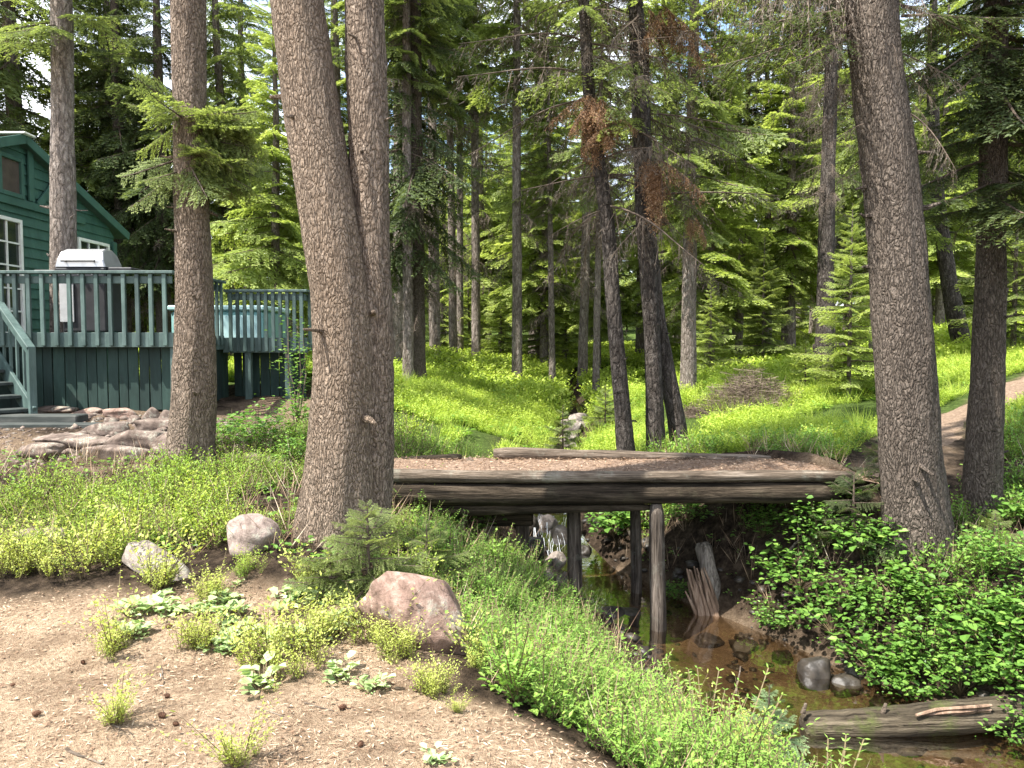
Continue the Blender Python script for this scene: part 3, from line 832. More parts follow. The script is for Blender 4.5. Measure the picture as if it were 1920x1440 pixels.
# landing timbers at the foot of the stairs
for (px0, px1, py, d, hgt_, lab) in ((-120, 143, 790, 9.7, .14, 'dark green landing timber at the foot of the stairs'), (-120, 176, 808, 9.3, .07, 'thin weathered plank edging the soil below the landing timber')):
    a, b = at(px0, py, d), at(px1, py, d); c = (a + b) / 2; c[2] = h1((c[0] + b[0]) / 2, d) + hgt_ * .5
    t = empty('landing_timber', c, lab, 'timber')
    mb = MB(); mb.box(c + np.array([0, .13, -.02]), (b[0] - a[0], .3 if hgt_ > .1 else .2, hgt_), RZ(.02), bev=.012); mb.build('beam', M['timber'], t)

# ------------------------------------------------------------------ grill and hot tub on the deck
gx_, gy_ = at(168, 500, 11.55)[:2]
grill = empty('barbecue_grill', (gx_, gy_, 0), 'barbecue grill with silver domed lid standing behind the deck railing', 'grill')
mb = MB(); prof = [(-.27, 0), (-.26, .1), (-.2, .22), (-.08, .27), (.1, .27), (.22, .2), (.27, .08), (.27, 0)]
k = len(prof); V = []
for sx in (-.36, -.345, .345, .36):
    s_ = .93 if abs(sx) > .35 else 1
    for (yy, zz) in prof: V.append((gx_ + sx * (1 - .2 * zz / .27), gy_ + yy * s_, 1.06 + zz * s_))
q = []
for a in range(3):
    for b in range(k - 1): q.append((a * k + b, a * k + b + 1, (a + 1) * k + b + 1, (a + 1) * k + b))
mb.add(V, q)
for a in (0, 3): mb.add([V[a * k + b] for b in range(k)], [(0, 1, 6, 7), (1, 2, 5, 6), (2, 3, 4, 5)])
lid = mb.build('lid', M['steel'], grill)
mb = MB(); mb.tube([(gx_ - .24, gy_ - .31, 1.14), (gx_ + .24, gy_ - .31, 1.14)], .014, 8)
for s_ in (-.2, .2): mb.tube([(gx_ + s_, gy_ - .31, 1.14), (gx_ + s_, gy_ - .25, 1.15)], .01, 6)
h_ = mb.build('lid_handle', M['black'], grill)
mb = MB(); mb.box((gx_, gy_, .97), (.72, .54, .17), bev=.02); mb.build('firebox', M['black'], grill)
mb = MB(); mb.box((gx_ + .04, gy_, .5), (.6, .48, .72), bev=.015); mb.build('cabinet', M['black'], grill)
mb = MB(); mb.box((gx_ - .2, gy_ - .26, .55), (.2, .02, .55), bev=.006); mb.build('cabinet_door', M['grey_plastic'], grill)
mb = MB(); mb.box((gx_ + .55, gy_, 1.03), (.34, .46, .05), bev=.012); mb.build('side_shelf', M['black'], grill)
mb = MB(); mb.box((gx_ - .53, gy_, 1.0), (.3, .46, .04), bev=.012); mb.build('side_shelf', M['black'], grill)
for sx in (-.28, .3):
    for sy in (-.2, .2):
        mb = MB(); mb.tube([(gx_ + sx, gy_ + sy, 0.0), (gx_ + sx, gy_ + sy, .9)], .018, 8); mb.build('leg', M['black'], grill)
for i in range(3):
    mb = MB(); x = gx_ - .2 + i * .2; mb.tube([(x, gy_ - .27, .97), (x, gy_ - .32, .97)], .025, 10); mb.build('control_knob', M['steel'], grill)
tx0, tx1, td = at(317, 600, 14.4)[0], at(490, 600, 14.4)[0], 14.4
tub = empty('hot_tub', ((tx0 + tx1) / 2, td + .9, -.05), 'pale turquoise hot tub with light lid on the far deck', 'hot tub')
xc = (tx0 + tx1) / 2
mb = MB(); mb.box((xc, td + .9, .26), (tx1 - tx0, 1.7, .6), bev=.05); mb.build('shell', M['turq'], tub)
for i in range(6):
    mb = MB(); wd = (tx1 - tx0 - .1) / 6; mb.box((tx0 + .05 + wd * (i + .5), td + .045, .24), (wd - .03, .03, .46), bev=.006); mb.build('side_panel', M['turq_lid'], tub)
mb = MB(); mb.box((xc, td + .9, .61), (tx1 - tx0 + .08, 1.78, .09), bev=.03); mb.build('lid', M['turq_lid'], tub)

# ------------------------------------------------------------------ rocks
def icos(sub):
    import bmesh
    bm = bmesh.new(); bmesh.ops.create_icosphere(bm, subdivisions=sub, radius=1)
    V = np.array([v.co[:] for v in bm.verts]); T = np.array([[v.index for v in f.verts] for f in bm.faces]); bm.free(); return V, T
ICO = {s_: icos(s_) for s_ in (3, 4, 5)}
def rock(name, c, size, seed, mat, rot=0, tilt=0, sub=4, boxy=2.0, rough=.16, label=None, cat='rock', group=None, smooth=True, facet=0):
    V, T = ICO[sub]
    p = boxy
    nrm = (np.abs(V) ** p).sum(1) ** (1 / p)
    P = V / nrm[:, None]
    n = fbm(P[:, 0] * 1.3 + seed, P[:, 1] * 1.3, P[:, 2] * 1.3, seed, 3)
    n2 = fbm(P[:, 0] * 5 + seed, P[:, 1] * 5, P[:, 2] * 5, seed + 4, 3)
    P = P * (1 + rough * n + rough * .22 * n2)[:, None]
    if facet:
        rr = np.random.default_rng(seed)
        for _ in range(facet):
            d = unit(rr.normal(0, 1, 3)); lim = rr.uniform(.62, .85); ex = np.maximum(0, P @ d - lim); P = P - ex[:, None] * d * .85
    P = P * np.array(size) / 2
    P = P @ (RZ(rot) @ RY(tilt)).T
    mb = MB(); mb.add(P, None, T)
    o = mb.build(name, mat, smooth=smooth); o.location = tuple(float(v) for v in c)
    return tag(o, label, cat, group)
def rock_px(name, px, py, w_, h_, d=None, depth=None, sink=.3, **k):
    p = hit(px, py + h_ / 2) if d is None else at(px, py + h_ / 2, d)
    s_ = p[1] / F
    sz = (w_ * s_, (depth or w_ * .8 * s_), h_ * s_ * (1 + sink))
    c = np.array([p[0], p[1] + sz[1] * .3, p[2] + sz[2] / 2 - h_ * s_ * sink])
    return rock(name, c, sz, mat=k.pop('mat'), **k)

c = hit(790, 1205)
rock('boulder', (c[0] - .02, c[1] + .14, c[2] + .07), (.8, .5, .6), 31, M['rock_red'], -.25, .5, 5, 2.4, .16, 'large reddish boulder half buried on the bank top', 'boulder', facet=7)
c = hit(467, 1042)
rock('boulder', (c[0], c[1] + .12, c[2] + .07), (.42, .36, .34), 12, M['rock'], .2, .25, 4, 2.2, .14, 'rounded grey boulder left of the fused trunk foot', 'boulder', facet=4)
c = hit(285, 1085)
rock('rock', (c[0], c[1] + .1, c[2] + .03), (.62, .22, .24), 9, M['rock_pale'], -.55, .18, 4, 2.6, .16, 'long low pale rock beside yellow green bushes', 'rock', facet=6)
c = hit(75, 1010)
rock('rock', (c[0], c[1], c[2]), (.42, .3, .16), 19, M['rock'], .1, 0, 4, 2.4, .16, 'flat grey rock in the bushes at the left edge', 'rock', facet=5)
c = hit(505, 880)
rock('rock', (c[0], c[1], c[2] + .05), (.5, .4, .2), 29, M['slab'], .3, .15, 4, 2.6, .16, 'flat reddish rock between the slender trunk and fused trunk', 'rock', facet=6)
# dry stacked slabs under the deck, right of the stairs
sl = [(255, 824, 130, 34, 'broad slab with dark underside left of the slender trunk'), (345, 828, 120, 44, 'thick slab pressed against the slender trunk foot'),
      (120, 830, 150, 26, 'long thin pale slab below the stair planks'), (220, 850, 170, 22, 'long lowest slab along the green bushes'),
      (60, 846, 120, 24, 'reddish slab at the left end of the lowest row'), (185, 806, 90, 20, 'small slab touching the end of the plank'),
      (300, 800, 100, 24, 'reddish slab below the upright stones'), (320, 850, 90, 26, 'slab at the right end of the lowest row'),
      (225, 776, 60, 16, 'thin slab against the skirt boards'), (100, 768, 80, 14, 'sunlit pale slab beside the stair foot'), (165, 772, 60, 12, 'sunlit tan slab under the skirt boards'),
      (282, 780, 34, 30, 'dark round stone under the skirt boards'), (305, 788, 34, 32, 'tan angular stone standing under the deck'), (325, 776, 24, 24, 'small pale stone at the deck corner')]
for i, (px, py, w_, h_, lab) in enumerate(sl):
    d = None
    flat = w_ > 2 * h_
    rock_px('stone_slab' if flat else 'stone', px, py, w_, h_ * 1.1, d, depth=rng.uniform(.3, .45) if flat else None, sink=.12, seed=60 + i, mat=M['slab'] if py > 780 or i % 2 else M['rock_red'],
            rot=rng.normal(0, .12), tilt=rng.normal(0, .04), boxy=5.5 if flat else 2.8, rough=.13, label=lab, cat='stone', facet=7)
# small stones in the soil terrace
for i in range(16):
    px, py = rng.uniform(190, 330), rng.uniform(786, 822)
    d = None; w_ = rng.uniform(12, 30)
    rock_px('stone', px, py, w_, w_ * .6, d, sink=.4, seed=160 + i, mat=M['slab'], boxy=2.6, rough=.2, label='small brown stone loose in the soil above the slabs', cat='stone', group='small stones in the terrace soil', sub=3, facet=5)
# rocks in the creek
for i, (px, py, w_, h_, mt, lab) in enumerate([
    (1535, 1262, 70, 60, 'rock_wet', 'mossy round rock in the creek below the leafy bank'), (1590, 1290, 60, 30, 'rock_wet', 'dark rock at the water edge under the right bank'),
    (1180, 1160, 70, 26, 'rock_wet', 'wet flat rock in the creek between the bridge posts'), (1150, 1150, 50, 22, 'rock_wet', 'wet black rock upstream of the paired posts'),
    (1330, 1205, 60, 18, 'rock_wet', 'flat grey stone in the water at the splintered snag'), (1660, 1325, 50, 26, 'rock_wet', 'small dark stone by the water above the fallen log'),
    (1400, 1215, 46, 20, 'rock_wet', 'dark stone right of the leaning snag foot'), (1470, 1235, 40, 24, 'rock_wet', 'small wet stone at the shaded right water edge')]):
    rock_px('creek_rock', px, py, w_, h_, None, sink=.5, seed=90 + i, mat=M[mt], boxy=2.3, rough=.18, label=lab, cat='rock', facet=4)
casc = [(1025, 985, 46, 40), (1050, 1010, 60, 46), (1000, 1030, 46, 40), (1040, 1055, 50, 36), (1075, 1000, 40, 36), (1020, 1085, 44, 34), (1060, 1090, 50, 34), (985, 985, 50, 40), (1095, 1040, 40, 40), (900, 980, 60, 30), (960, 975, 40, 24)]
for i, (px, py, w_, h_) in enumerate(casc):
    rock_px('creek_rock', px, py, w_, h_, None, sink=.35, seed=120 + i, mat=M['rock_wet' if i % 3 else 'rock_pale'], boxy=2.4, rough=.2, label='wet rock in the small cascade seen under the bridge', cat='rock', group='wet rocks of the cascade', facet=6)
for i, (px, py, w_, h_, d) in enumerate([(1075, 800, 46, 24, 16.5), (1085, 785, 40, 20, 17.2), (1065, 820, 36, 22, 15.6), (1095, 800, 34, 22, 16.8), (1070, 836, 30, 16, 14.6), (1060, 795, 30, 18, 17.4)]):
    rock_px('pale_rock', px, py, w_, h_, d, sink=.5, seed=140 + i, mat=M['rock_pale'], boxy=2.4, rough=.2, label='pale sunlit rock in the upstream creek bed beyond the bridge', cat='rock', group='pale rocks in the upstream creek', facet=6)
# cascade: thin white threads of falling water over the rocks
mb = MB()
for i in range(46):
    px = rng.uniform(1000, 1080); py = rng.uniform(965, 1075)
    d = np.interp(py, [960, 1090], [9.75, 8.55]); p = at(px, py, d - .05); p[2] = h1(p[0], p[1]) + rng.uniform(.1, .25)
    ln = rng.uniform(.08, .28); k = 6; s_ = np.linspace(0, 1, k)
    P = p + np.stack([.008 * np.sin(s_ * 5 + i) + rng.normal(0, .02) * s_, -.1 * s_, -ln * s_], -1)
    mb.tube(P, np.linspace(.003, .008, k) * rng.uniform(.4, 1.1), 5)
ca = mb.build('cascade', M['foam'], smooth=True); tag(ca, kind='structure')

# ------------------------------------------------------------------ log bridge
def logline(mb, p0, p1, r0_, r1_, n=14, rows=24, seed=0, sag=0.0, mat=0, amp=.05):
    p0, p1 = np.array(p0, float), np.array(p1, float); t = np.linspace(0, 1, rows)
    P = p0 + (p1 - p0) * t[:, None]; P[:, 2] -= sag * 4 * t * (1 - t)
    P[:, 2] += .008 * fbm(t * 3 + seed, 0, 0, seed, 2); P[:, 1] += .012 * fbm(t * 3 + seed, 5, 0, seed, 2)
    R = r0_ + (r1_ - r0_) * t; R = R * (1 + amp * fbm(t * 7, seed, 0, seed, 3) + amp * .5 * fbm(t * 22, seed + 3, 0, seed + 2, 2))
    R = np.concatenate([[R[0] * .75], R[1:-1], [R[-1] * .75]])
    mb.tube(P, R, n, mat)
bridge = empty('log_footbridge', (.8, 7.5, -1.6), 'log footbridge covered in brown needles crossing the creek on posts', 'footbridge')
mb = MB()   # soil and needles on the deck
nxs, nys = 110, 16
xs, ys = np.linspace(-1.75, 3.35, nxs), np.linspace(6.98, 8.12, nys)
XX, YY = np.meshgrid(xs, ys); ZZ = -1.205 + .012 * fbm(XX * 6, YY * 6, 0, 5, 3) + .012 * np.exp(-((YY - 7.55) / .35) ** 2) - .1 * np.clip((XX - 2.85) / .5, 0, 1) ** 2
ii = (np.arange(nys - 1)[:, None] * nxs + np.arange(nxs - 1)[None]).ravel()
mb.add(np.stack([XX, YY, ZZ], -1).reshape(-1, 3), np.stack([ii, ii + 1, ii + nxs + 1, ii + nxs], -1))
mb.box((.58, 7.55, -1.275), (4.6, .96, .06))
n = 14000; X = rng.uniform(-1.7, 3.3, n); Y = rng.uniform(7.0, 8.1, n); a_ = rng.uniform(0, 6.28, n); Zb = -1.2 + .012 * np.exp(-((Y - 7.55) / .35) ** 2) - .1 * np.clip((X - 2.85) / .5, 0, 1) ** 2 + rng.uniform(-.004, .02, n)
D_ = np.stack([np.cos(a_), np.sin(a_), rng.normal(0, .2, n)], -1); P_ = np.stack([X, Y, Zb], -1); S_ = np.stack([-np.sin(a_), np.cos(a_), rng.normal(0, .4, n)], -1) * rng.uniform(.001, .004, n)[:, None]; l_ = rng.uniform(.02, .06, n)[:, None]
mb.leaves(np.stack([P_, P_ + D_ * l_ * .5 + S_, P_ + D_ * l_, P_ + D_ * l_ * .5 - S_], 1), 1, rng.beta(1.3, 2.4, n))
mb.build('soil_cover', [M['needles'], M['litter']], bridge, smooth=True)
mb = MB(); logline(mb, (-1.75, 7.0, -1.2), (3.05, 7.0, -1.2), .062, .048, seed=2, sag=.01); mb.build('edge_log', M['log_grey'], bridge, smooth=True)
for (y, zz, ra, rb, s_) in ((7.03, -1.36, .105, .09, 3), (7.32, -1.38, .1, .09, 4), (7.62, -1.38, .1, .1, 5), (7.95, -1.37, .1, .09, 6)):
    mb = MB(); logline(mb, (-1.8, y, zz), (2.95, y, zz), ra, rb, seed=s_, sag=.015); mb.build('stringer_log', M['log_dark'], bridge, smooth=True)
mb = MB(); logline(mb, (-1.6, 7.06, -1.535), (1.3, 7.08, -1.50), .075, .03, seed=8); mb.build('stringer_log', M['log_dark'], bridge, smooth=True)
a, b = at(925, 850, 8.02), at(1445, 861, 8.02)
mb = MB(); logline(mb, a, b, .062, .042, seed=11, amp=.08); mb.build('curb_log', M['log_grey'], bridge, smooth=True)
a, b = at(690, 868, 8.0), at(866, 858, 8.0)
mb = MB(); logline(mb, a, b, .05, .04, seed=12, amp=.08); mb.build('curb_log', M['log_dark'], bridge, smooth=True)
for (px, y, r_, pt, pb) in ((1231, 7.03, .072, 930, 1215), (1075, 7.45, .068, 940, 1130), (1190, 7.95, .056, 940, 1160), (978, 7.95, .07, 960, 1075)):
    t, b = at(px, pt, y), at(px + 4, pb, y); zb = min(b[2], h1(b[0], y) - .15)
    b = np.array([b[0], y, zb]); t = np.array([t[0], y, -1.46])
    mb = MB(); logline(mb, b, t, r_ * 1.05, r_ * .95, rows=16, seed=int(px), amp=.04); mb.build('post', M['post'], bridge, smooth=True)
mb = MB(); mb.box(at(922, 965, 7.55), (.8, .25, .18), bev=.02); mb.build('cross_beam', M['log_dark'], bridge)
for (p0, p1, r_) in (((868, 862), (930, 880), .03), ((880, 858), (905, 886), .02)):   # splintered ends beside the curb logs
    mb = MB(); logline(mb, at(*p0, 7.95), at(*p1, 7.5), r_, r_ * .5, n=7, rows=8, seed=int(r_ * 1000)); mb.build('broken_branch', M['log_grey'], bridge, smooth=True)

# ------------------------------------------------------------------ fallen logs and the snag
a, b = at(1505, 1365, 5.25), at(2000, 1330, 5.25); a[2] -= .0
lg = empty('fallen_log', a, 'mossy fallen log lying across the creek at lower right', 'log')
mb = MB(); logline(mb, a, b, .105, .112, n=24, rows=60, seed=40, amp=.05); mb.build('trunk', M['log_moss'], lg, smooth=True)
c0, c1 = at(1715, 1338, 5.155), at(1860, 1322, 5.14)
mb = MB()
for i in range(5):
    o_ = np.array([0, .008 * i, -.018 * i]); logline(mb, c0 + o_ + np.array([.05 * i, 0, 0]), c1 + o_, .012, .012, n=6, rows=8, seed=i)
mb.build('bare_wood_scar', M['rot'], lg)
for px in (1505, 1655):
    p = at(px, 1338, 5.2); mb = MB(); mb.tube([p, p + np.array([.02, 0, .07])], [.018, .01], 7); mb.build('branch_stub', M['log_grey'], lg)
sn = hit(1350, 1195); sd_ = 7.45
snag = empty('leaning_snag', sn, 'split grey snag with red rotten splinters leaning below the bridge', 'snag')
mb = MB(); p0, p1 = at(1362, 1195, sd_), at(1316, 1018, sd_ + .25); p0[2] -= .1
logline(mb, p0, p1, .11, .075, n=12, rows=22, seed=51, amp=.1); mb.build('trunk', M['rock_pale_wood'], snag, smooth=True)
mb = MB()
for i in range(30):
    px = rng.uniform(1310, 1350); f = (px - 1310) / 40
    b0 = at(px + 22 - rng.uniform(0, 14), 1195, sd_ - .06 + rng.uniform(-.08, .08)); t0 = at(px - 25 + rng.uniform(-6, 6), rng.uniform(1060, 1110) - f * 10, sd_ + .02 + rng.uniform(-.08, .08)); b0[2] -= .05
    k = 6; P = b0 + (t0 - b0) * np.linspace(0, 1, k)[:, None] + rng.normal(0, .003, (k, 3))
    mb.tube(P, np.linspace(.042, .008, k), 5)
mb.build('splinters', M['rot'], snag)
for (p0, p1, d0, d1, r_, lab) in (((1185, 1160), (1110, 1090), 7.9, 8.6, .05, 'short grey log fallen in the creek behind the posts'), ((1150, 1110), (1085, 1045), 8.5, 9.2, .03, 'thin bare pole leaning down into the cascade'),
                             ((1500, 1010), (1395, 1130), 7.2, 7.3, .012, 'thin dead stick on the dark right bank')):
    a, b = at(*p0, d0), at(*p1, d1)
    t = empty('fallen_branch', a, lab, 'branch'); mb = MB(); logline(mb, a, b, r_, r_ * .7, n=8, rows=12, seed=int(r_ * 999)); mb.build('wood', M['log_grey'], t, smooth=True)
#==PART3==
# ------------------------------------------------------------------ near trees (placed one by one)
def hero_tree(name, pts, d, label, bark, n=40, rows=140, flare=.35, roots=5, seed=1, plates=.0, top=14, crown=None, extra=None, cat='tree', amp=.07, group=None):
    P, R = pix_trunk(pts, d, top)
    P[0][2] = min(P[0][2], h1(P[0][0], P[0][1]) - .2)
    t = empty(name, (P[1][0], P[1][1], h1(P[1][0], P[1][1])), label, cat, group)
    mb = MB(); C, rad = trunk_mesh(mb, P, R, n, rows, amp, 2.0, flare, roots, seed, plates=plates)
    if extra: extra(mb)
    mb.build('trunk', bark, t, smooth=True); stubs(t, C, rad, seed, bark)
    if crown:
        mb = MB(); mats = crown(mb, C, np.random.default_rng(seed + 100))
        mb.build('crown', mats, t)
    return t, C, rad
def up_crown(z0, z1, Rad, n, tps='dense', lm='needle_mid', lscale=1.4):
    def f(mb, C, r):
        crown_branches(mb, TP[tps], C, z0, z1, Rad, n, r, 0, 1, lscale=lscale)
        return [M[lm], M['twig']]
    return f

def stubs(t, C, rad, seed, bark, n=7):
    r = np.random.default_rng(seed + 900)
    for i in range(n):
        z = r.uniform(C[0, 2] + .9, min(C[-1, 2], C[0, 2] + 4.2)); k = int(np.argmin(np.abs(C[:, 2] - z))); a = r.uniform(2.6, 6.8)
        d = np.array([math.cos(a), math.sin(a), r.uniform(-.25, .25)]); p = C[k] + d * rad[k] * .86; l_ = rad[k] * r.uniform(.35, .9)
        mb = MB(); mb.tube([p, p + d * l_ * .5, p + d * l_ + r.normal(0, .015, 3)], np.array([.14, .09, .05]) * rad[k] * r.uniform(.6, 1.2), 7); mb.build('branch_stub', bark, t)
# T1 by the deck
def c1(mb, C, r):
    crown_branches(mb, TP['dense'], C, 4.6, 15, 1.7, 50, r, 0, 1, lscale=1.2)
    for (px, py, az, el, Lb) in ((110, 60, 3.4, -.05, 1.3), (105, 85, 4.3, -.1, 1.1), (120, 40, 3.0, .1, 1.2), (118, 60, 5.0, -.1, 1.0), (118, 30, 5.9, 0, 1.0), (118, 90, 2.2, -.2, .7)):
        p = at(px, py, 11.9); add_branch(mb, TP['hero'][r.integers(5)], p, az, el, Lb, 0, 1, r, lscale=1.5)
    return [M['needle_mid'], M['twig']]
hero_tree('spruce_tree', [(122, 700, 50), (118, 400, 45), (117, 110, 38), (115, 0, 36)], 11.9, 'grey barked trunk growing up through the deck beside the grill', M['bark_grey'], 36, 90, .1, 4, 3, .01, 12, c1)
# T2
def c2(mb, C, r):
    crown_branches(mb, TP['dense'], C, 4.2, 13, 1.3, 42, r, 0, 1, lscale=1.3)
    for i in range(64):
        py = r.uniform(195, 320); p = at(352, py, 7.5)
        az = r.uniform(3.3, 6.1) if i < 12 else r.uniform(-.4, .5)
        add_branch(mb, TP['hero'][r.integers(5)], p, az, r.uniform(-.6, .25), r.uniform(.45, .8), 0, 1, r, r.normal(0, .6), lscale=1.4)
    return [M['needle_mid'], M['twig']]
hero_tree('spruce_tree', [(352, 885, 92), (358, 830, 82), (366, 700, 76), (366, 560, 68), (360, 400, 62), (356, 200, 60), (353, 0, 62)], 7.5,
          'slender grey brown trunk with one leafy tuft between deck and fused trunk', M['bark_brown'], 44, 170, .42, 5, 8, .012, 11, c2)
# T3 fused double trunk
def build_t3():
    pts = [(632, 985, 140), (640, 850, 126), (648, 700, 118), (642, 560, 112), (620, 420, 108), (592, 250, 102), (570, 100, 98), (556, 0, 96)]
    P, R = pix_trunk(pts, 5.6, 13)
    t = empty('fused_spruce', (P[1][0], P[1][1], h1(P[1][0], P[1][1])), 'massive fused double trunk left of the bridge with one stem leaning', 'tree')
    mb = MB(); C, rad = trunk_mesh(mb, P, R, 64, 230, .05, 1.6, .34, 5, 14, plates=.01)
    mb.build('trunk', M['bark_fused'], t, smooth=True); stubs(t, C, rad, 14, M['bark_fused'], 5)
    P2, R2 = pix_trunk([(690, 960, 84), (694, 850, 86), (698, 650, 78), (697, 500, 73), (695, 400, 73), (690, 200, 72), (684, 0, 70)], 5.68, 13)
    mb = MB(); C2, rad2 = trunk_mesh(mb, P2, R2, 56, 230, .09, 2.2, .2, 4, 21, plates=.03)
    mb.build('trunk', M['bark_brown'], t, smooth=True); stubs(t, C2, rad2, 15, M['bark_brown'], 6)
    mb = MB(); r = np.random.default_rng(5)
    crown_branches(mb, TP['dense'], C, 6.0, 15, 1.5, 36, r, 0, 1, lscale=1.4); crown_branches(mb, TP['dense'], C2, 5.5, 14, 1.3, 30, r, 0, 1, lscale=1.4)
    mb.build('crown', [M['needle_mid'], M['twig']], t)
build_t3()
# T4
def c4(mb, C, r):
    crown_branches(mb, TP['dense'], C, 4.4, 14, 1.9, 46, r, 0, 1, lscale=1.4)
    for i in range(26):      # dead drooping twigs on the upper stem
        z = r.uniform(1.45, 3.4); c = np.array([np.interp(z, C[:, 2], C[:, 0]), 6.6, z]); az = r.uniform(0, 6.28)
        add_branch(mb, TP['hanghero'][r.integers(4)], c + .17 * np.array([math.cos(az), math.sin(az), 0]), az, r.uniform(-.7, .1), r.uniform(.25, .6), 2, 1, r)
    for (px, py, az, el, Lb) in ((1600, 55, 3.25, -.12, 1.35), (1600, 30, 2.9, 0, 1.2), (1605, 70, 3.6, -.25, .9), (1600, 20, 3.4, -.05, 1.1), (1690, 30, 5.6, -.1, .9), (1690, 10, 0.2, -.1, .9)):
        add_branch(mb, TP['hero'][r.integers(5)], at(px, py, 6.6), az, el, Lb, 0, 1, r)
    for (z, az, L_) in ((3.15, 2.9, 1.0), (2.95, 3.3, .8), (3.3, 3.1, 1.15)):
        c = np.array([np.interp(z, C[:, 2], C[:, 0]), 6.6, z]); tp = hang_tpl(r, 1.2, .25, 46, 1.15, .08, .008)
        add_branch(mb, tp, c, az, -.05, L_, 2, 1, r)
    return [M['needle_dark'], M['twig'], M['lichen_twig']]
hero_tree('spruce_tree', [(1722, 1075, 122), (1716, 980, 116), (1706, 850, 108), (1694, 650, 105), (1680, 450, 102), (1664, 280, 96), (1640, 100, 92), (1632, 0, 92)], 6.6,
          'broad dark trunk with flared foot on the leafy right bank', M['bark_dark'], 60, 220, .42, 5, 33, .012, 12, c4)
# T5
def c5(mb, C, r):
    crown_branches(mb, TP['dense'], C, 3.4, 12, 1.6, 46, r, 0, 1, lscale=1.3)
    for i in range(60):
        z = r.uniform(1.2, 3.6); c = np.array([np.interp(z, C[:, 2], C[:, 0]), 7.4, z])
        az = r.uniform(2.4, 7.2)
        add_branch(mb, TP['hero'][r.integers(5)], c, az, r.uniform(-.35, .1), r.uniform(.6, 1.4), 0, 1, r, lscale=1.5)
    for i in range(10):
        z = r.uniform(1.0, 2.2); c = np.array([np.interp(z, C[:, 2], C[:, 0]), 7.4, z])
        add_branch(mb, TP['hanghero'][r.integers(4)], c, r.uniform(2, 7), r.uniform(-.7, -.1), r.uniform(.3, .7), 2, 1, r)
    return [M['needle_dark'], M['twig'], M['lichen_twig']]
hero_tree('spruce_tree', [(1840, 985, 80), (1842, 900, 66), (1852, 700, 56), (1858, 500, 50), (1862, 300, 46), (1866, 100, 42)], 7.4,
          'mottled slim trunk at the right edge under drooping dark boughs', M['bark_dark'], 40, 160, .4, 4, 44, .02, 10, c5)
# T6: three dark stems just behind the bridge
def c6(seed_tint):
    def f(mb, C, r):
        for i in range(48):
            z = r.uniform(1.5, 4.8); c = np.array([np.interp(z, C[:, 2], C[:, 0]), np.interp(z, C[:, 2], C[:, 1]), z])
            add_branch(mb, TP['hang'][r.integers(4)], c, r.uniform(0, 6.28), r.uniform(-.35, .3), r.uniform(.5, 1.6), 2, 1, r)
        crown_branches(mb, TP['droop'], C, 2.6, 12, 1.3, 50, r, 0, 1, lscale=1.3)
        return [M['needle_mid'], M['twig'], M['lichen_twig']]
    return f
hero_tree('dark_spruce', [(1176, 875, 36), (1166, 760, 31), (1152, 600, 29), (1140, 430, 27), (1122, 300, 25), (1106, 200, 23), (1094, 0, 20)], 9.4, 'leftmost of the three dark stems behind the bridge', M['bark_black'], 26, 130, .2, 4, 55, .01, 10, c6(0), group='three dark stems behind the bridge')
hero_tree('dark_spruce', [(1232, 880, 38), (1226, 720, 31), (1218, 560, 32), (1208, 380, 35), (1204, 250, 34), (1196, 100, 31), (1192, 0, 28)], 9.6, 'middle and thickest of the three dark stems behind the bridge', M['bark_black'], 26, 130, .2, 4, 66, .012, 10, c6(1), group='three dark stems behind the bridge')
hero_tree('dark_spruce', [(1281, 880, 38), (1268, 780, 34), (1248, 680, 32), (1234, 600, 30), (1224, 500, 26), (1216, 400, 22), (1214, 300, 16)], 9.75, 'rightmost leaning one of the three dark stems behind the bridge', M['bark_black'], 24, 100, .2, 4, 77, .01, 1.5, group='three dark stems behind the bridge')
# brown dead boughs hanging from those stems
for i, (px, py, d, az, Lb, n, lab) in enumerate([(1240, 25, 9.3, -.2, .75, 9, 'rust brown dead bough hanging at the top of the frame'), (1108, 180, 9.2, 3.9, .6, 10, 'rust brown dead bough hugging the left dark stem'),
        (1140, 230, 9.3, 4.4, .5, 9, 'brown dead bough between the left and middle dark stems'), (1225, 300, 9.2, -.15, .75, 10, 'pale topped brown dead bough drooping right of the dark stems'), (1290, 400, 9.5, -.6, .35, 3, 'small brown dead bough low beside the right dark stem')]):
    p = at(px, py, d); t = empty('dead_bough', p, lab, 'bough'); mb = MB(); r = np.random.default_rng(300 + i)
    tp = [hang_tpl(r, 1.2, .6, 110, .42, .06, .015) for _ in range(2)]
    for k in range(n): add_branch(mb, tp[k % 2], p + r.normal(0, .06, 3), az + r.normal(0, .9), r.uniform(-1.1, -.1), Lb * r.uniform(.45, 1.0), 0, 1, r)
    mb.build('needles', [M['dead_needle'], M['twig']], t)

# ------------------------------------------------------------------ forest prototypes
def proto(name, H, rad, bark, crown_fn, seed, lean=0, nseg=12, rows=40):
    r = np.random.default_rng(seed)
    P = np.array([(0, 0, -.3), (0, 0, .3), (lean * .3, 0, H * .3), (lean * .7, r.normal(0, .1), H * .6), (lean, 0, H)])
    R = np.array([1.15, 1.05, .85, .6, .06]) * rad
    mbt = MB(); C, _ = trunk_mesh(mbt, P, R, nseg, rows, .08, 1.2, .3, 4, seed)
    mbc = MB(); mats = crown_fn(mbc, C, r)
    return mbt, mbc, bark, mats
def place_proto(name, pr, loc, rot, sc, label, cat='tree', group=None):
    t = empty(name, (0, 0, 0), label, cat, group)
    pr[0].build('trunk', pr[2], t, smooth=True); pr[1].build('crown', pr[3], t)
    t.location = tuple(float(v) for v in loc); t.rotation_euler = (0, 0, rot); t.scale = (sc,) * 3
    return t
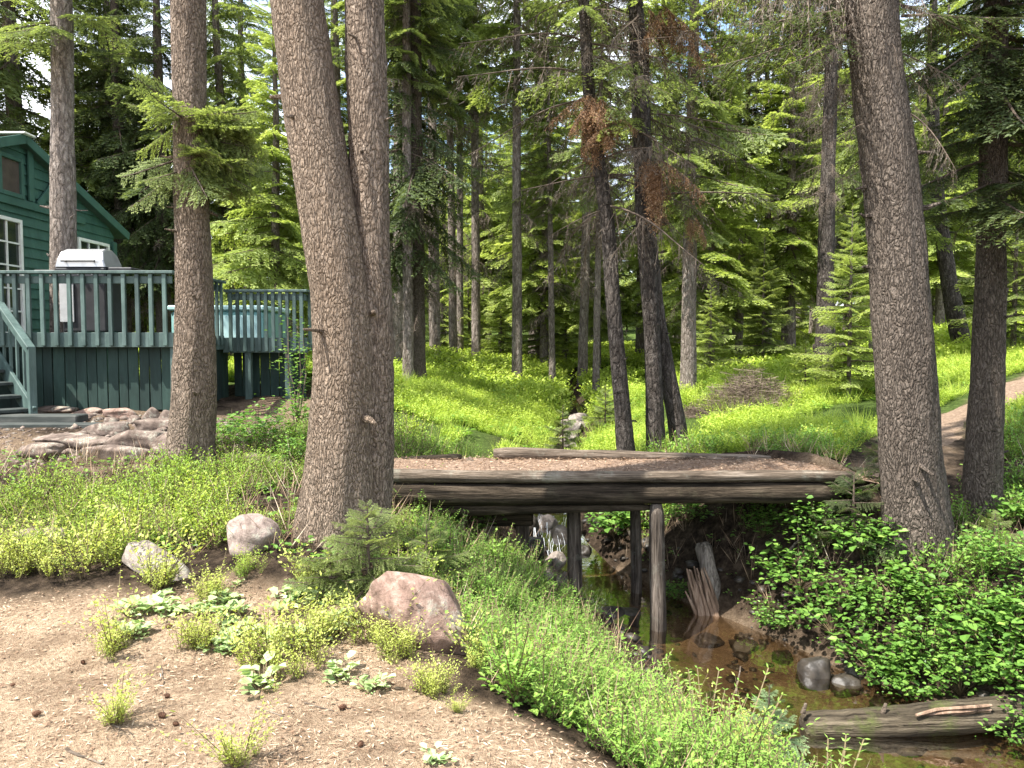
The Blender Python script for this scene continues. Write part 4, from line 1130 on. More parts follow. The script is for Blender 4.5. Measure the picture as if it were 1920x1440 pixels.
def tall(z0, Rad, n, tps, lm, dead=10, H=22, z1=None, lsc=1.5, el0=-.2, pw=.8):
    def f(mb, C, r):
        crown_branches(mb, TP[tps], C, z0, z1 or H * .98, Rad, n, r, 0, 1, el0=el0, lscale=lsc, pw=pw)
        for i in range(dead):
            z = r.uniform(z0 * .45, z0 + 2); c = np.array([np.interp(z, C[:, 2], C[:, 0]), np.interp(z, C[:, 2], C[:, 1]), z])
            add_branch(mb, TP['hang'][r.integers(4)], c, r.uniform(0, 6.28), r.uniform(-.4, .2), r.uniform(.5, 1.4), 2, 1, r)
        return [M[lm], M['twig'], M['lichen_twig']]
    return f
PR = {}
PR['spruce'] = proto('spruce', 16, .19, M['bark_grey'], tall(4.2, 2.5, 105, 'dense', 'needle_mid', 16, 16, lsc=1.8, el0=-.3), 201)
PR['spruce2'] = proto('spruce', 15, .16, M['bark_grey'], tall(3.6, 2.3, 105, 'droop', 'needle_mid', 16, 15, lsc=1.8), 202, .4)
PR['dark'] = proto('dark', 15, .2, M['bark_dark'], tall(2.6, 2.2, 100, 'droop', 'needle_dark', 40, 15, el0=-.35, lsc=1.8), 203)
PR['bright'] = proto('bright', 12.5, .15, M['bark_grey'], tall(1.6, 2.3, 130, 'dense', 'needle_bright', 4, 12.5, lsc=1.9), 204)
PR['pole'] = proto('pole', 16, .12, M['bark_grey'], tall(6.5, 1.7, 90, 'dense', 'needle_mid', 24, 16, lsc=1.8), 205, .3)
PR['shaggy'] = proto('shaggy', 14, .17, M['bark_black'], tall(7.5, 1.7, 50, 'droop', 'needle_dark', 90, 14), 206)
PR['young'] = proto('young', 4.2, .05, M['bark_grey'], tall(.25, 1.15, 110, 'young', 'needle_bright', 0, 4.2, lsc=1.35, el0=-.05), 207, rows=16)
PR['young_mid'] = proto('young', 5.2, .06, M['bark_grey'], tall(.4, 1.35, 110, 'young', 'needle_mid', 0, 5.2, lsc=1.5, el0=-.08), 208, rows=16)
FIRST = {}
def put(kind, loc, rot, sc, label, group=None, name=None, cat='tree'):
    nm = name or {'spruce': 'spruce_tree', 'spruce2': 'spruce_tree', 'dark': 'spruce_tree', 'bright': 'spruce_tree', 'pole': 'pole_spruce', 'shaggy': 'spruce_tree', 'young': 'young_fir', 'young_mid': 'young_fir'}[kind]
    if kind not in FIRST:
        FIRST[kind] = place_proto(nm, PR[kind], loc, rot, sc, label, cat, group); return FIRST[kind]
    o = copy_thing(FIRST[kind], loc, rot, sc, label, cat, group)
    if not group and 'group' in o: del o['group']
    o.name = nm
    return o
def put_px(kind, px, py, d, sc, label, group=None, **k):
    p = at(px, py, d); z = h1(p[0], p[1])
    return put(kind, (p[0], p[1], z), rng.uniform(0, 6.28), sc, label, group, **k)
# trees one can tell apart in the middle distance
MID = [
    ('dark', 782, 705, 17, .9, 'dark spruce with paired trunk at the left end of the sunlit hill'),
    ('pole', 766, 715, 16.6, .95, 'slim dark pole close beside the dark spruce on the hill'),
    ('pole', 816, 668, 25, 1.45, 'pale broad trunk on the crest left of the slimmer crest trunks'),
    ('pole', 746, 690, 20, 1.25, 'pale trunk just showing right of the fused trunk'),
    ('pole', 850, 678, 27, 1.2, 'leftmost slim trunk in the crest row'), ('pole', 862, 680, 30, 1.2, 'second slim trunk in the crest row'),
    ('pole', 893, 684, 27, 1.3, 'straight grey trunk standing alone right of the crest row'),
    ('pole', 970, 690, 22, 1.2, 'grey trunk in the centre of the crest against green boughs'),
    ('pole', 1036, 700, 22, .75, 'very thin pole on the crest right of the central trunk'),
    ('pole', 1092, 712, 24, 1.2, 'grey trunk at the right foot of the sunlit hill'), ('pole', 1117, 725, 20, .75, 'pale thin trunk left of the dark stems'),
    ('spruce', 1290, 737, 16, .82, 'straight grey trunk right of the three dark stems'),
    ('shaggy', 1545, 672, 16, 1.0, 'shaggy dark trunk rising from the root mound on the right slope'),
    ('shaggy', 1497, 700, 13.2, .0, ''), 
    ('spruce2', 1640, 668, 19, .8, 'pale trunk half hidden left of the broad dark trunk'),
    ('pole', 1385, 665, 24, .9, 'thin dark pole left of the brush pile'), ('pole', 1440, 660, 24, .9, 'thin pale pole above the brush pile'), ('pole', 1470, 655, 27, .9, 'thin pole behind the root mound'),
    ('dark', 235, 690, 20.5, .95, 'dark drooping spruce beside the cabin eave'), ('dark', 310, 690, 20, .9, 'dark drooping spruce behind the slender trunk'),
    ('bright', 205, 690, 22.5, 1.0, 'bright yellow green spruce behind the cabin roof'),
    ('bright', 520, 690, 19, .8, 'bright spruce seen between the slender and fused trunks'),
    ('spruce', 45, 690, 20.5, 1.2, 'grey trunk rising behind the cabin ridge'),
    ('young', 1592, 690, 14, .82, 'bright feathery young fir beside the broad dark trunk'),
    ('young_mid', 1900, 640, 17, .9, 'young fir at the right edge behind the path'),
    ('young', 940, 690, 28, .9, 'layered young fir behind the crest trunks'), ('young_mid', 1010, 690, 27, .95, 'layered green fir right of the central crest trunk'),
    ('young', 1330, 720, 19, .62, 'small bright fir beside the straight grey trunk'), ('young_mid', 1430, 690, 21, .7, 'young fir above the brown brush pile'),
    ('bright', 1760, 650, 24, .9, 'light green spruce between the two right trunks'),
    ('bright', 160, 690, 21, .7, 'bright spruce low behind the cabin eave'), ('bright', 270, 690, 22, .75, 'bright spruce behind the two dark drooping spruces'),
    ('bright', 1120, 690, 26, .8, 'bright spruce behind the leftmost dark stem'), ('bright', 1240, 690, 25, .9, 'bright spruce behind the middle dark stem'), ('bright', 1880, 600, 27, .9, 'bright spruce behind the mottled slim trunk'),
    ('young', 880, 690, 31, 1.1, 'bright young fir behind the crest row'), ('young', 1060, 690, 30, 1.1, 'bright young fir behind the thin crest pole'), ('young', 830, 690, 33, 1.3, 'bright young fir deep behind the crest row'), ('bright', 940, 690, 38, 1.0, 'light spruce deep behind the central crest trunk'), ('bright', 1060, 690, 36, 1.0, 'light spruce deep behind the thin crest pole'),
    ('spruce2', 440, 690, 23, 1.05, 'tall spruce filling the sky gap left of the fused trunk'), ('spruce', 470, 690, 29, 1.1, 'spruce deep between the slender and fused trunks'),
    ('bright', 1330, 690, 22, .9, 'bright spruce behind the straight grey trunk'), ('bright', 1480, 680, 23, 1.0, 'bright spruce above the brush pile'), ('bright', 1020, 690, 26.5, .95, 'bright spruce behind the central crest trunk'),
    ('spruce', 1000, 690, 33, 1.1, 'tall green spruce closing the view above the crest'), ('bright', 905, 680, 36, 1.2, 'tall light spruce beyond the crest'),
    ('bright', 1380, 650, 30, 1.0, 'light spruce beyond the right slope'),
]
for k_, px, py, d, sc, lab in MID:
    if sc > 0: put_px(k_, px, py, d, sc, lab)
# leaning tree behind the path
hero_tree('leaning_spruce', [(1808, 668, 34), (1798, 620, 34), (1785, 560, 30), (1772, 480, 28), (1758, 380, 24)], 19, 'dark trunk leaning left behind the path', M['bark_black'], 20, 50, .15, 4, 91, .01, 6)
# random forest behind
placed = [(at(a[1], a[2], a[3])[0], at(a[1], a[2], a[3])[1]) for a in MID]
def ok(x, y, md):
    return all((x - a) ** 2 + (y - b) ** 2 > md * md for a, b in placed)
nf = 0; tries = 0
while nf < 160 and tries < 20000:
    tries += 1
    d = 20 + 55 * rng.random() ** 1.25
    px = rng.uniform(-250, 2170); x = (px - 960) / F * d; y = d
    if 700 < px < 1180 and d < 27: continue
    if px > 1180 and d < 23: continue
    if px < 700 and d < 21: continue
    if px < 770 and d < 50 and rng.random() < .88: continue
    # keep the corridor the sun takes to the hill thin
    if not ok(x, y, 1.5 + d * .02): continue
    if -15 < x < -3.0 and abs((y - 18.3) + .44 * (x + .7) * -1 * -1) < 0: continue
    placed.append((x, y)); nf += 1
    far = d > 42
    u = rng.random()
    k_ = 'spruce' if u < .2 else 'spruce2' if u < .36 else 'bright' if u < .66 else 'dark' if u < .67 else 'pole' if u < .7 else 'young' if u < .86 else 'young_mid'
    sc = rng.uniform(.8, 1.15) * (1.15 if far else 1)
    lab = 'distant conifer in the forest behind the hill' if far else 'conifer in the forest just behind the hill crest'
    put(k_, (x, y, h1(x, y)), rng.uniform(0, 6.28), sc, 'tall conifer standing in the dense forest behind the hill' if k_ not in ('young', 'young_mid') else 'low young fir standing in the dense forest behind the hill', 'forest trees behind the hill' if k_ not in ('young', 'young_mid') else 'young firs in the forest')
# trees outside the left edge that shade the cabin and deck
for (x, y, k_, sc) in ((-12.5, 17.5, 'dark', 1.0), (-14.5, 21, 'spruce', 1.0), (-11, 21.5, 'spruce2', 1.0)):
    put(k_, (x, y, h1(x, y)), 1.0, sc, 'tall conifer rising behind the cabin roof at the left edge', 'conifers behind the cabin')
#==PART4==
# the wood beyond, too far off to tell its trees apart
r = np.random.default_rng(71); mb = MB(); PROTO_F = []
for i in range(3):
    q = MB(); C = np.array([(0, 0, 0), (0, 0, 16.)]); crown_branches(q, TP['far'], C, .8, 16, 2.6, 60, r, 0, 1, el0=-.25, lscale=2.2)
    PROTO_F.append((np.concatenate(q.v), np.concatenate(q.q), np.concatenate(q.qm), np.concatenate(q.r)))
for i in range(110):
    d = r.uniform(72, 105); x = r.uniform(-.95, .95) * d; V, Q, QM, RR = PROTO_F[i % 3]; sc = r.uniform(.7, 1.2)
    W = V @ RZ(r.uniform(0, 6.28)).T * sc + np.array([x, d, h1(x, d) - .3])
    for mt in (0, 1):
        pass
    mb.add(W, Q, mat=0, rnd=RR)
o = mb.build('distant_forest', [M['needle_bright']]); tag(o, kind='stuff')
# ------------------------------------------------------------------ path
pr_ = resample(np.column_stack([PATH, np.zeros(len(PATH))]), 170)
T_ = np.gradient(pr_[:, :2], axis=0); T_ /= np.linalg.norm(T_, axis=1)[:, None]; N_ = np.stack([T_[:, 1], -T_[:, 0]], -1)
cols = np.linspace(-1, 1, 15); V = np.zeros((170, 15, 3))
for j, c in enumerate(cols):
    wd = .31 + .12 * fbm(np.arange(170) * .12, np.full(170, np.sign(c) * 7.0), 0, 41, 3)
    V[:, j, :2] = pr_[:, :2] + N_ * (c * wd)[:, None]
    V[:, j, 2] = hgt(V[:, j, 0], V[:, j, 1]) + .014 - .02 * abs(c) ** 6
ii = (np.arange(169)[:, None] * 15 + np.arange(14)[None]).ravel()
mb = MB(); mb.add(V.reshape(-1, 3), np.stack([ii, ii + 15, ii + 16, ii + 1], -1))
pa = mb.build('dirt_path', M['path'], smooth=True); tag(pa, kind='structure')

# ------------------------------------------------------------------ plant templates
def leafhex(P, D, N, ln, wd, fold=.18):
    D = unit(D); S = unit(np.cross(D, N)); U = np.cross(S, D)
    ln = np.broadcast_to(ln, (len(P),))[:, None]; wd = np.broadcast_to(wd, (len(P),))[:, None]
    up = U * wd * fold
    L1, L2 = P + D * ln * .28 + S * wd * .5 + up, P + D * ln * .7 + S * wd * .42 + up
    R1, R2 = P + D * ln * .28 - S * wd * .5 + up, P + D * ln * .7 - S * wd * .42 + up
    tip = P + D * ln - U * wd * .1
    return np.concatenate([np.stack([P, L1, L2, tip], 1), np.stack([P, tip, R2, R1], 1)])

def sprig(r, h=.28, nb=4, nl=11, leaf=.022, lw=.011, spread=.5, stemw=.003):
    LV, RN, ST = [], [], []
    for b in range(nb):
        a = r.uniform(0, 6.28); s_ = spread * r.uniform(.3, 1.1); hh = h * r.uniform(.6, 1.1)
        t = np.linspace(.2, 1, nl)
        P = np.stack([math.cos(a) * s_ * hh * t ** 1.2, math.sin(a) * s_ * hh * t ** 1.2, hh * t], -1) + r.normal(0, .012 * h / .28, (nl, 3))
        aa = r.uniform(0, 6.28, nl)
        D = np.stack([np.cos(aa), np.sin(aa), r.uniform(.1, 1.1, nl)], -1)
        LV.append(leafq(P, D, np.array([0, 0, 1.]) + r.normal(0, .4, (nl, 3)), leaf * r.uniform(.7, 1.3, nl), lw * r.uniform(.8, 1.2, nl)))
        RN.append(.2 + .5 * t + r.normal(0, .13, nl))
        e = np.array([math.cos(a) * s_ * hh, math.sin(a) * s_ * hh, hh]); sd_ = np.array([-math.sin(a), math.cos(a), 0]) * stemw
        m_ = e * np.array([.45, .45, .5])
        ST += [np.array([-sd_, m_ - sd_ * .8, m_ + sd_ * .8, sd_]), np.array([m_ - sd_ * .8, e - sd_ * .3, e + sd_ * .3, m_ + sd_ * .8])]
    return np.concatenate(LV), np.concatenate(RN), np.array(ST)
def feather(r, h=.3, nf=6, nl=12, leaf=.03, lw=.007):
    """soft plant of arching fine-leaved fronds"""
    LV, RN, ST = [], [], []
    for b in range(nf):
        a = r.uniform(0, 6.28); s_ = r.uniform(.3, 1.0); t = np.linspace(.15, 1, nl); hh = h * r.uniform(.7, 1.15)
        ca, sa = math.cos(a), math.sin(a)
        P = np.stack([ca * s_ * hh * t, sa * s_ * hh * t, hh * (1.25 * t - .35 * t * t * s_)], -1)
        for sg in (-1, 1):
            D = np.stack([ca * .6 - sa * sg + r.normal(0, .3, nl), sa * .6 + ca * sg + r.normal(0, .3, nl), r.normal(.3, .3, nl)], -1)
            LV.append(leafq(P, D, np.array([0, 0, 1.]) + r.normal(0, .4, (nl, 3)), leaf * (1.15 - .5 * t) * r.uniform(.7, 1.3, nl), lw))
            RN.append(.2 + .5 * t + r.normal(0, .12, nl))
        e = P[-1]; sd_ = np.array([-sa, ca, 0]) * .002
        ST.append(np.array([-sd_, e - sd_, e + sd_, sd_]))
    return np.concatenate(LV), np.concatenate(RN), np.array(ST)
def rosette(r, n=8, leaf=.07, wd=.055, rad=.05):
    a = np.linspace(0, 6.28, n, endpoint=False) + r.normal(0, .3, n); q = r.uniform(.1, 1, n) * rad
    P = np.stack([np.cos(a) * q, np.sin(a) * q, .02 + r.uniform(.01, .06, n)], -1)
    D = np.stack([np.cos(a), np.sin(a), r.uniform(-.1, .5, n)], -1); sz = r.uniform(.6, 1.2, n)
    L_ = leafhex(P, D, np.array([0, 0, 1.]) + r.normal(0, .2, (n, 3)), leaf * sz, wd * sz)
    rr = r.uniform(.1, .9, n); ST = []
    for p in P: ST.append(np.array([(-.002, 0, -.02), p + [-.002, 0, 0], p + [.002, 0, 0], (.002, 0, -.02)]))
    return L_, np.concatenate([rr, rr]), np.array(ST)
def shrub(r, rad=.4, h=.5, nst=16, leaf=.062, wd=.046, nl=13):
    """broad leaved shrub: stems fanning out, leaves held flat in tiers"""
    LV, RN, ST = [], [], []
    for b in range(nst):
        a = r.uniform(0, 6.28); q = rad * math.sqrt(r.uniform(.02, 1)); hh = h * r.uniform(.55, 1.1) * (1 - .45 * (q / rad) ** 2)
        e = np.array([math.cos(a) * q, math.sin(a) * q, hh]); t = r.uniform(.3, 1, nl) ** .7
        P = e * np.stack([t, t, t ** .8], -1) + r.normal(0, .035, (nl, 3))
        aa = r.uniform(0, 6.28, nl)
        D = np.stack([np.cos(aa), np.sin(aa), r.uniform(-.35, .25, nl)], -1)
        sz = r.uniform(.3, 1.3, nl) * r.uniform(.65, 1.1)
        LV.append(leafhex(P + D * .02, D, np.array([0, 0, 1.]) + r.normal(0, .28, (nl, 3)), leaf * sz, wd * sz, .14))
        rr = .15 + .45 * t + r.normal(0, .16, nl); RN += [rr, rr]
        sd_ = np.array([-math.sin(a), math.cos(a), 0]) * .004
        ST.append(np.array([-sd_, e - sd_ * .4, e + sd_ * .4, sd_]))
    return np.concatenate(LV), np.concatenate(RN), np.array(ST)

def scatter(mb, tpls, X, Y, Z, r, s0=.75, s1=1.25, tint=None, tilt=.12, stems=True, sc=None):
    n = len(X); k = r.integers(0, len(tpls), n)
    yaw = r.uniform(0, 6.28, n); S = r.uniform(s0, s1, n) if sc is None else sc * r.uniform(s0, s1, n)
    tx, ty = r.normal(0, tilt, n), r.normal(0, tilt, n)
    tint = np.zeros(n) if tint is None else tint
    c, s_ = np.cos(yaw), np.sin(yaw)
    R = np.zeros((n, 3, 3)); R[:, 0, 0] = c; R[:, 0, 1] = -s_; R[:, 1, 0] = s_; R[:, 1, 1] = c; R[:, 2, 2] = 1
    R[:, 0, 2] = tx; R[:, 1, 2] = ty
    for a in range(len(tpls)):
        m_ = np.where(k == a)[0]
        if not len(m_): continue
        LV, RN, ST = tpls[a]
        off = np.stack([X[m_], Y[m_], Z[m_]], -1)
        for arr, mt in ((LV, 0), (ST, 1)):
            if mt == 1 and not stems: continue
            W = np.einsum('nij,pj->npi', R[m_], arr.reshape(-1, 3)) * S[m_][:, None, None] + off[:, None]
            W = W.reshape(-1, 4, 3)
            rn = np.clip(RN[None] + tint[m_][:, None], 0, 1).ravel() if mt == 0 else .5
            mb.leaves(W, mt, rn)

rv = np.random.default_rng(17)
TS = dict(
    huck=[sprig(rv, .26, 6, 13, .02, .011, .6) for _ in range(8)],
    huckbig=[sprig(rv, .34, 7, 15, .024, .013, .55) for _ in range(6)],
    hill=[sprig(rv, .28, 5, 8, .04, .024, .7) for _ in range(6)],
    hillfar=[sprig(rv, .3, 5, 6, .075, .05, .8) for _ in range(6)],
    feather=[feather(rv) for _ in range(8)],
    bankleaf=[sprig(rv, .26, 5, 9, .036, .02, .75) for _ in range(6)],
    ros=[rosette(rv, int(rv.integers(7, 12)), .052, .042, .05) for _ in range(6)],
)
def pts(n, x0, x1, y0, y1):
    return rv.uniform(x0, x1, n), rv.uniform(y0, y1, n)
def terrace(x, y): return (x < -2.5) & (y > 8.0) & (y < 15.5)
def near_trunk(x, y):
    b = np.zeros(np.shape(x), bool)
    for tx_, ty_, tr in ((-1.2, 5.6, .36), (-1.0, 5.7, .33), (-3.05, 7.5, .26), (3.4, 6.6, .3), (4.4, 7.4, .22)): b |= (x - tx_) ** 2 + (y - ty_) ** 2 < tr * tr
    return b
def cover(name, tpls, X, Y, mask, mats, tint=None, **k):
    X, Y = X[mask], Y[mask]; t = None if tint is None else tint[mask]
    sc = k.pop('sc', None); sc = sc[mask] if sc is not None else None
    mb = MB(); scatter(mb, tpls, X, Y, hgt(X, Y) - .015, rv, tint=t, sc=sc, **k)
    o = mb.build(name, mats); tag(o, kind='stuff'); print(name, len(X), len(o.data.polygons)); return o

# left carpet
X, Y = pts(9000, -9.5, -.3, 4.6, 9.4)
front = np.interp(X, [-8, -4, -2.6, -1.7, -1.0, -.2], [5.35, 5.5, 5.6, 5.4, 5.2, 4.7])
cl = fbm(X * 1.1, Y * 1.1, 0, 61, 3)
m_ = (Y > front + .25 * cl) & ~((X < -3.3) & (Y > 7.35)) & (X < edge_line(Y) + .1) & ~terrace(X, Y) & ~near_trunk(X, Y) & (cl > -.38) & ~((X > -1.75) & (Y < 5.6) & (cl < .25))
cover('huckleberry_cover', TS['huck'], X, Y, m_, [M['huckle'], M['stem']], tint=-.05 + .28 * np.clip((6.6 - Y) / 1.4, -.6, 1) + .15 * fbm(X * .8, Y * .8, 0, 63, 2), s0=.7, s1=1.25, sc=np.clip(.85 + .45 * fbm(X * 1.7, Y * 1.7, 0, 65, 3), .4, 1.4))
# creek bank, left side
X, Y = pts(15000, -2.0, 4.5, 1.2, 10.5)
d_, zc_, w_, sd2 = creek_info(X, Y); cl = fbm(X * 1.4, Y * 1.4, 0, 71, 3)
mb_ = (sd2 < 0) & (d_ > w_ + .58) & (X > edge_line(Y) + .04 + .1 * cl) & ~near_trunk(X, Y) & ~((Y > 6.7) & (Y < 8.4) & (d_ < 1.2)) & (cl > -.55)
sel = rv.random(len(X)) < .62
cover('bank_greenery', TS['feather'], X, Y, mb_ & sel, [M['bank_cover'], M['stem']], tint=.1 * cl + .1 * np.clip((4 - Y) / 1.5, -1, 1), s0=.6, s1=1.15, sc=np.clip(.55 + (d_ - w_ - .58) * .7, .5, 1) * np.clip(.9 + .5 * fbm(X * 2.2, Y * 2.2, 0, 44, 3), .45, 1.4))
cover('bank_greenery', TS['bankleaf'], X, Y, mb_ & ~sel, [M['bank_cover'], M['stem']], tint=.12 * cl + .05, s0=.55, s1=1.1, sc=np.clip(.55 + (d_ - w_ - .58) * .7, .5, 1) * np.clip(.9 + .5 * fbm(X * 2.2, Y * 2.2, 0, 44, 3), .45, 1.4))
# right bank ground layer
X, Y = pts(9000, 1.5, 8, 1.5, 10)
d_, zc_, w_, sd2 = creek_info(X, Y); cl = fbm(X * 1.2, Y * 1.2, 0, 81, 3)
mr = (sd2 > 0) & (d_ > w_ + .35) & (path_dist(X, Y) > .62) & ~near_trunk(X, Y) & ~((Y > 6.5) & (Y < 8.4) & (X < 3.2)) & (cl > -.45)
cover('bank_greenery', TS['bankleaf'], X, Y, mr, [M['bank_cover'], M['stem']], tint=-.08 + .12 * cl, s0=.6, s1=1.1)
# sunlit slopes beyond the bridge
X, Y = pts(46000, -7, 11, 8.6, 19)
def slope_mask(X, Y):
    d_, zc_, w_, sd2 = creek_info(X, Y); cl = fbm(X * .7, Y * .7, 0, 91, 3)
    return (d_ > w_ + np.where(Y > 10, .1, .25)) & ~terrace(X, Y) & (path_dist(X, Y) > .6) & (cl > -.5) & ~((sd2 > 0) & (Y < 8.5) & (X < 3.2)) & ~((np.abs(X + .55 - (Y - 11) * .12) < .3) & (Y > 9.8) & (Y < 12.5)), cl
ms, cl = slope_mask(X, Y)
cover('slope_greenery', TS['hill'], X, Y, ms, [M['hill_cover'], M['stem']], tint=.18 * cl - .05, s0=.38, s1=.85, sc=np.clip(.9 + .4 * fbm(X * 1.5, Y * 1.5, 0, 95, 2), .5, 1.4), stems=False)
X, Y = pts(26000, -14, 22, 17.5, 45); ms, cl = slope_mask(X, Y)
cover('slope_greenery', TS['hillfar'], X, Y, ms, [M['hill_cover'], M['stem']], tint=.2 * cl - .05, s0=.7, s1=1.3, stems=False)

def drystem(r, n=7, h=.3):
    a = r.uniform(0, 6.28, n); sp = r.uniform(.1, .9, n); hh = h * r.uniform(.5, 1.2, n)
    D = np.stack([np.cos(a) * sp, np.sin(a) * sp, np.ones(n)], -1)
    return leafq(r.normal(0, .02, (n, 3)) * [1, 1, 0], D, r.normal(0, 1, (n, 3)), hh, .005), r.uniform(0, 1, n), np.zeros((0, 4, 3))
TS['dry'] = [drystem(rv) for _ in range(5)]
TS['grass'] = [drystem(rv, 16, .3) for _ in range(5)]
TS['leafy'] = [rosette(rv, 9, .05, .036, .09) for _ in range(5)]
def cover2(x0, x1, y0, y1, n, maskf, tp, mats, name, **k):
    X, Y = pts(n, x0, x1, y0, y1); cover(name, TS[tp], X, Y, maskf(X, Y), mats, stems=False, **k)
def left_mask(X, Y):
    fr = np.interp(X, [-8, -4, -2.6, -1.7, -1.0, -.2], [5.2, 5.35, 5.4, 5.2, 4.9, 4.4])
    return (Y > fr) & (X < edge_line(Y)) & ~terrace(X, Y) & ~near_trunk(X, Y)
def bank_mask(X, Y):
    d_, zc_, w_, sd2 = creek_info(X, Y); return (d_ > w_ + .3) & ((sd2 > 0) | (X > edge_line(Y))) & ~near_trunk(X, Y) & (path_dist(X, Y) > .55)
def under_mask(X, Y):
    d_, zc_, w_, sd2 = creek_info(X, Y); return (d_ > w_ + .12) & (fbm(X * 2, Y * 2, 0, 19, 2) > -.1)
cover2(-9, -.3, 4.8, 9.2, 1400, left_mask, 'dry', [M['litter'], M['stem']], 'dry_stems')
cover2(-9, -.3, 4.8, 9.2, 900, left_mask, 'leafy', [M['broad'], M['stem']], 'bank_greenery', tint=None)
cover2(-2, 7, 2, 9.5, 900, bank_mask, 'dry', [M['litter'], M['stem']], 'dry_stems')
cover2(-2, 7, 2, 9.5, 900, bank_mask, 'leafy', [M['bank_cover'], M['stem']], 'bank_greenery', s0=.6, s1=1.1)
cover2(-7, 12, 9, 22, 2500, lambda X, Y: slope_mask(X, Y)[0], 'leafy', [M['bank_cover'], M['stem']], 'slope_greenery', s0=1, s1=2)
cover2(-7, 12, 9, 22, 2500, lambda X, Y: slope_mask(X, Y)[0], 'grass', [M['hill_cover'], M['stem']], 'slope_greenery', s0=1, s1=1.5)
cover2(.2, 3.4, 6.4, 9.5, 520, under_mask, 'leafy', [M['broad'], M['stem']], 'bank_greenery', s0=.5, s1=1.0)
cover2(-1, 3.4, 6.2, 9.5, 420, under_mask, 'dry', [M['litter'], M['stem']], 'dry_stems', s0=.5, s1=1.2)
# pebbles and leaf debris in and beside the creek
V_, T_i = ICO[3]; V_, T_i = icos(1)
def pebble_mass(name, X, Y, sz, mat):
    mb = MB()
    for x, y, s_ in zip(X, Y, sz):
        P = V_ * (1 + .25 * rv.normal(0, 1, (len(V_), 1))) * np.array([s_, s_ * rv.uniform(.6, 1), s_ * .55]) @ RZ(rv.uniform(0, 6.28)).T
        mb.add(P + [x, y, h1(x, y) + s_ * .15] if False else P + np.array([x, y, 0]), None, T_i)
    o = mb.build(name, mat, smooth=True)
    Zs = np.repeat(hgt(np.asarray(X), np.asarray(Y)), len(V_)); co_ = np.zeros(len(o.data.vertices) * 3); o.data.vertices.foreach_get('co', co_); co_ = co_.reshape(-1, 3)
    co_[:, 2] += Zs; o.data.vertices.foreach_set('co', co_.ravel()); o.data.update(); return tag(o, kind='stuff')
X, Y = pts(2600, .2, 4.5, 3, 9.8); d_, zc_, w_, sd2 = creek_info(X, Y); m_ = (d_ < w_ + .3) & (rv.random(len(X)) < np.where(d_ > w_ - .1, .8, .25))
pebble_mass('creek_gravel', X[m_], Y[m_], rv.gamma(2.0, .016, m_.sum()) + .01, M['rock_wet'])
X, Y = pts(900, -6.5, -2.7, 7.6, 10.6); pebble_mass('terrace_gravel', X, Y, rv.gamma(2.0, .012, len(X)) + .008, M['slab'])

# ------------------------------------------------------------------ bushes, leafy plants, shrubs: individual things
def plant(name, tpls, n, rad, mats, seed, s0=.7, s1=1.2, tint=0):
    r = np.random.default_rng(seed); q = rad * np.sqrt(r.uniform(0, 1, n)) * np.where(r.random(n) < (0 if name == 'broadleaf_plant' else .2), r.uniform(1, 1.7, n), 1); a = r.uniform(0, 6.28, n)
    mb = MB(); scatter(mb, tpls, q * np.cos(a), q * np.sin(a), np.full(n, -.02), r, tint=np.full(n, tint) + .12 * r.normal(0, 1, n), sc=np.clip(1.1 - .4 * (q / rad) + .2 * r.normal(0, 1, n), .35, 1.4), tilt=.25, s0=s0, s1=s1)
    return mb.build(name, mats)
def clone(src, loc, rot, sc, label, cat, group=None, name=None):
    if not src.get('used'):
        src['used'] = 1; o = src
    else:
        o = src.copy(); COL.objects.link(o)
    o.name = name or o.name.split('.')[0]
    o.location = tuple(float(v) for v in loc); o.rotation_euler = (0, 0, rot); o.scale = (sc,) * 3
    for k_ in ('group',):
        if k_ in o: del o[k_]
    return tag(o, label, cat, group)
HB = [plant('huckleberry_bush', TS['huckbig'], int(n_ * 1.5), rd, [M['huckle_yellow'], M['stem']], 400 + i) for i, (n_, rd) in enumerate(((16, .16), (24, .22), (11, .12)))]
HG = [plant('huckleberry_bush', TS['huckbig'], n_, rd, [M['huckle'], M['stem']], 410 + i, tint=.15) for i, (n_, rd) in enumerate(((18, .18), (26, .24)))]
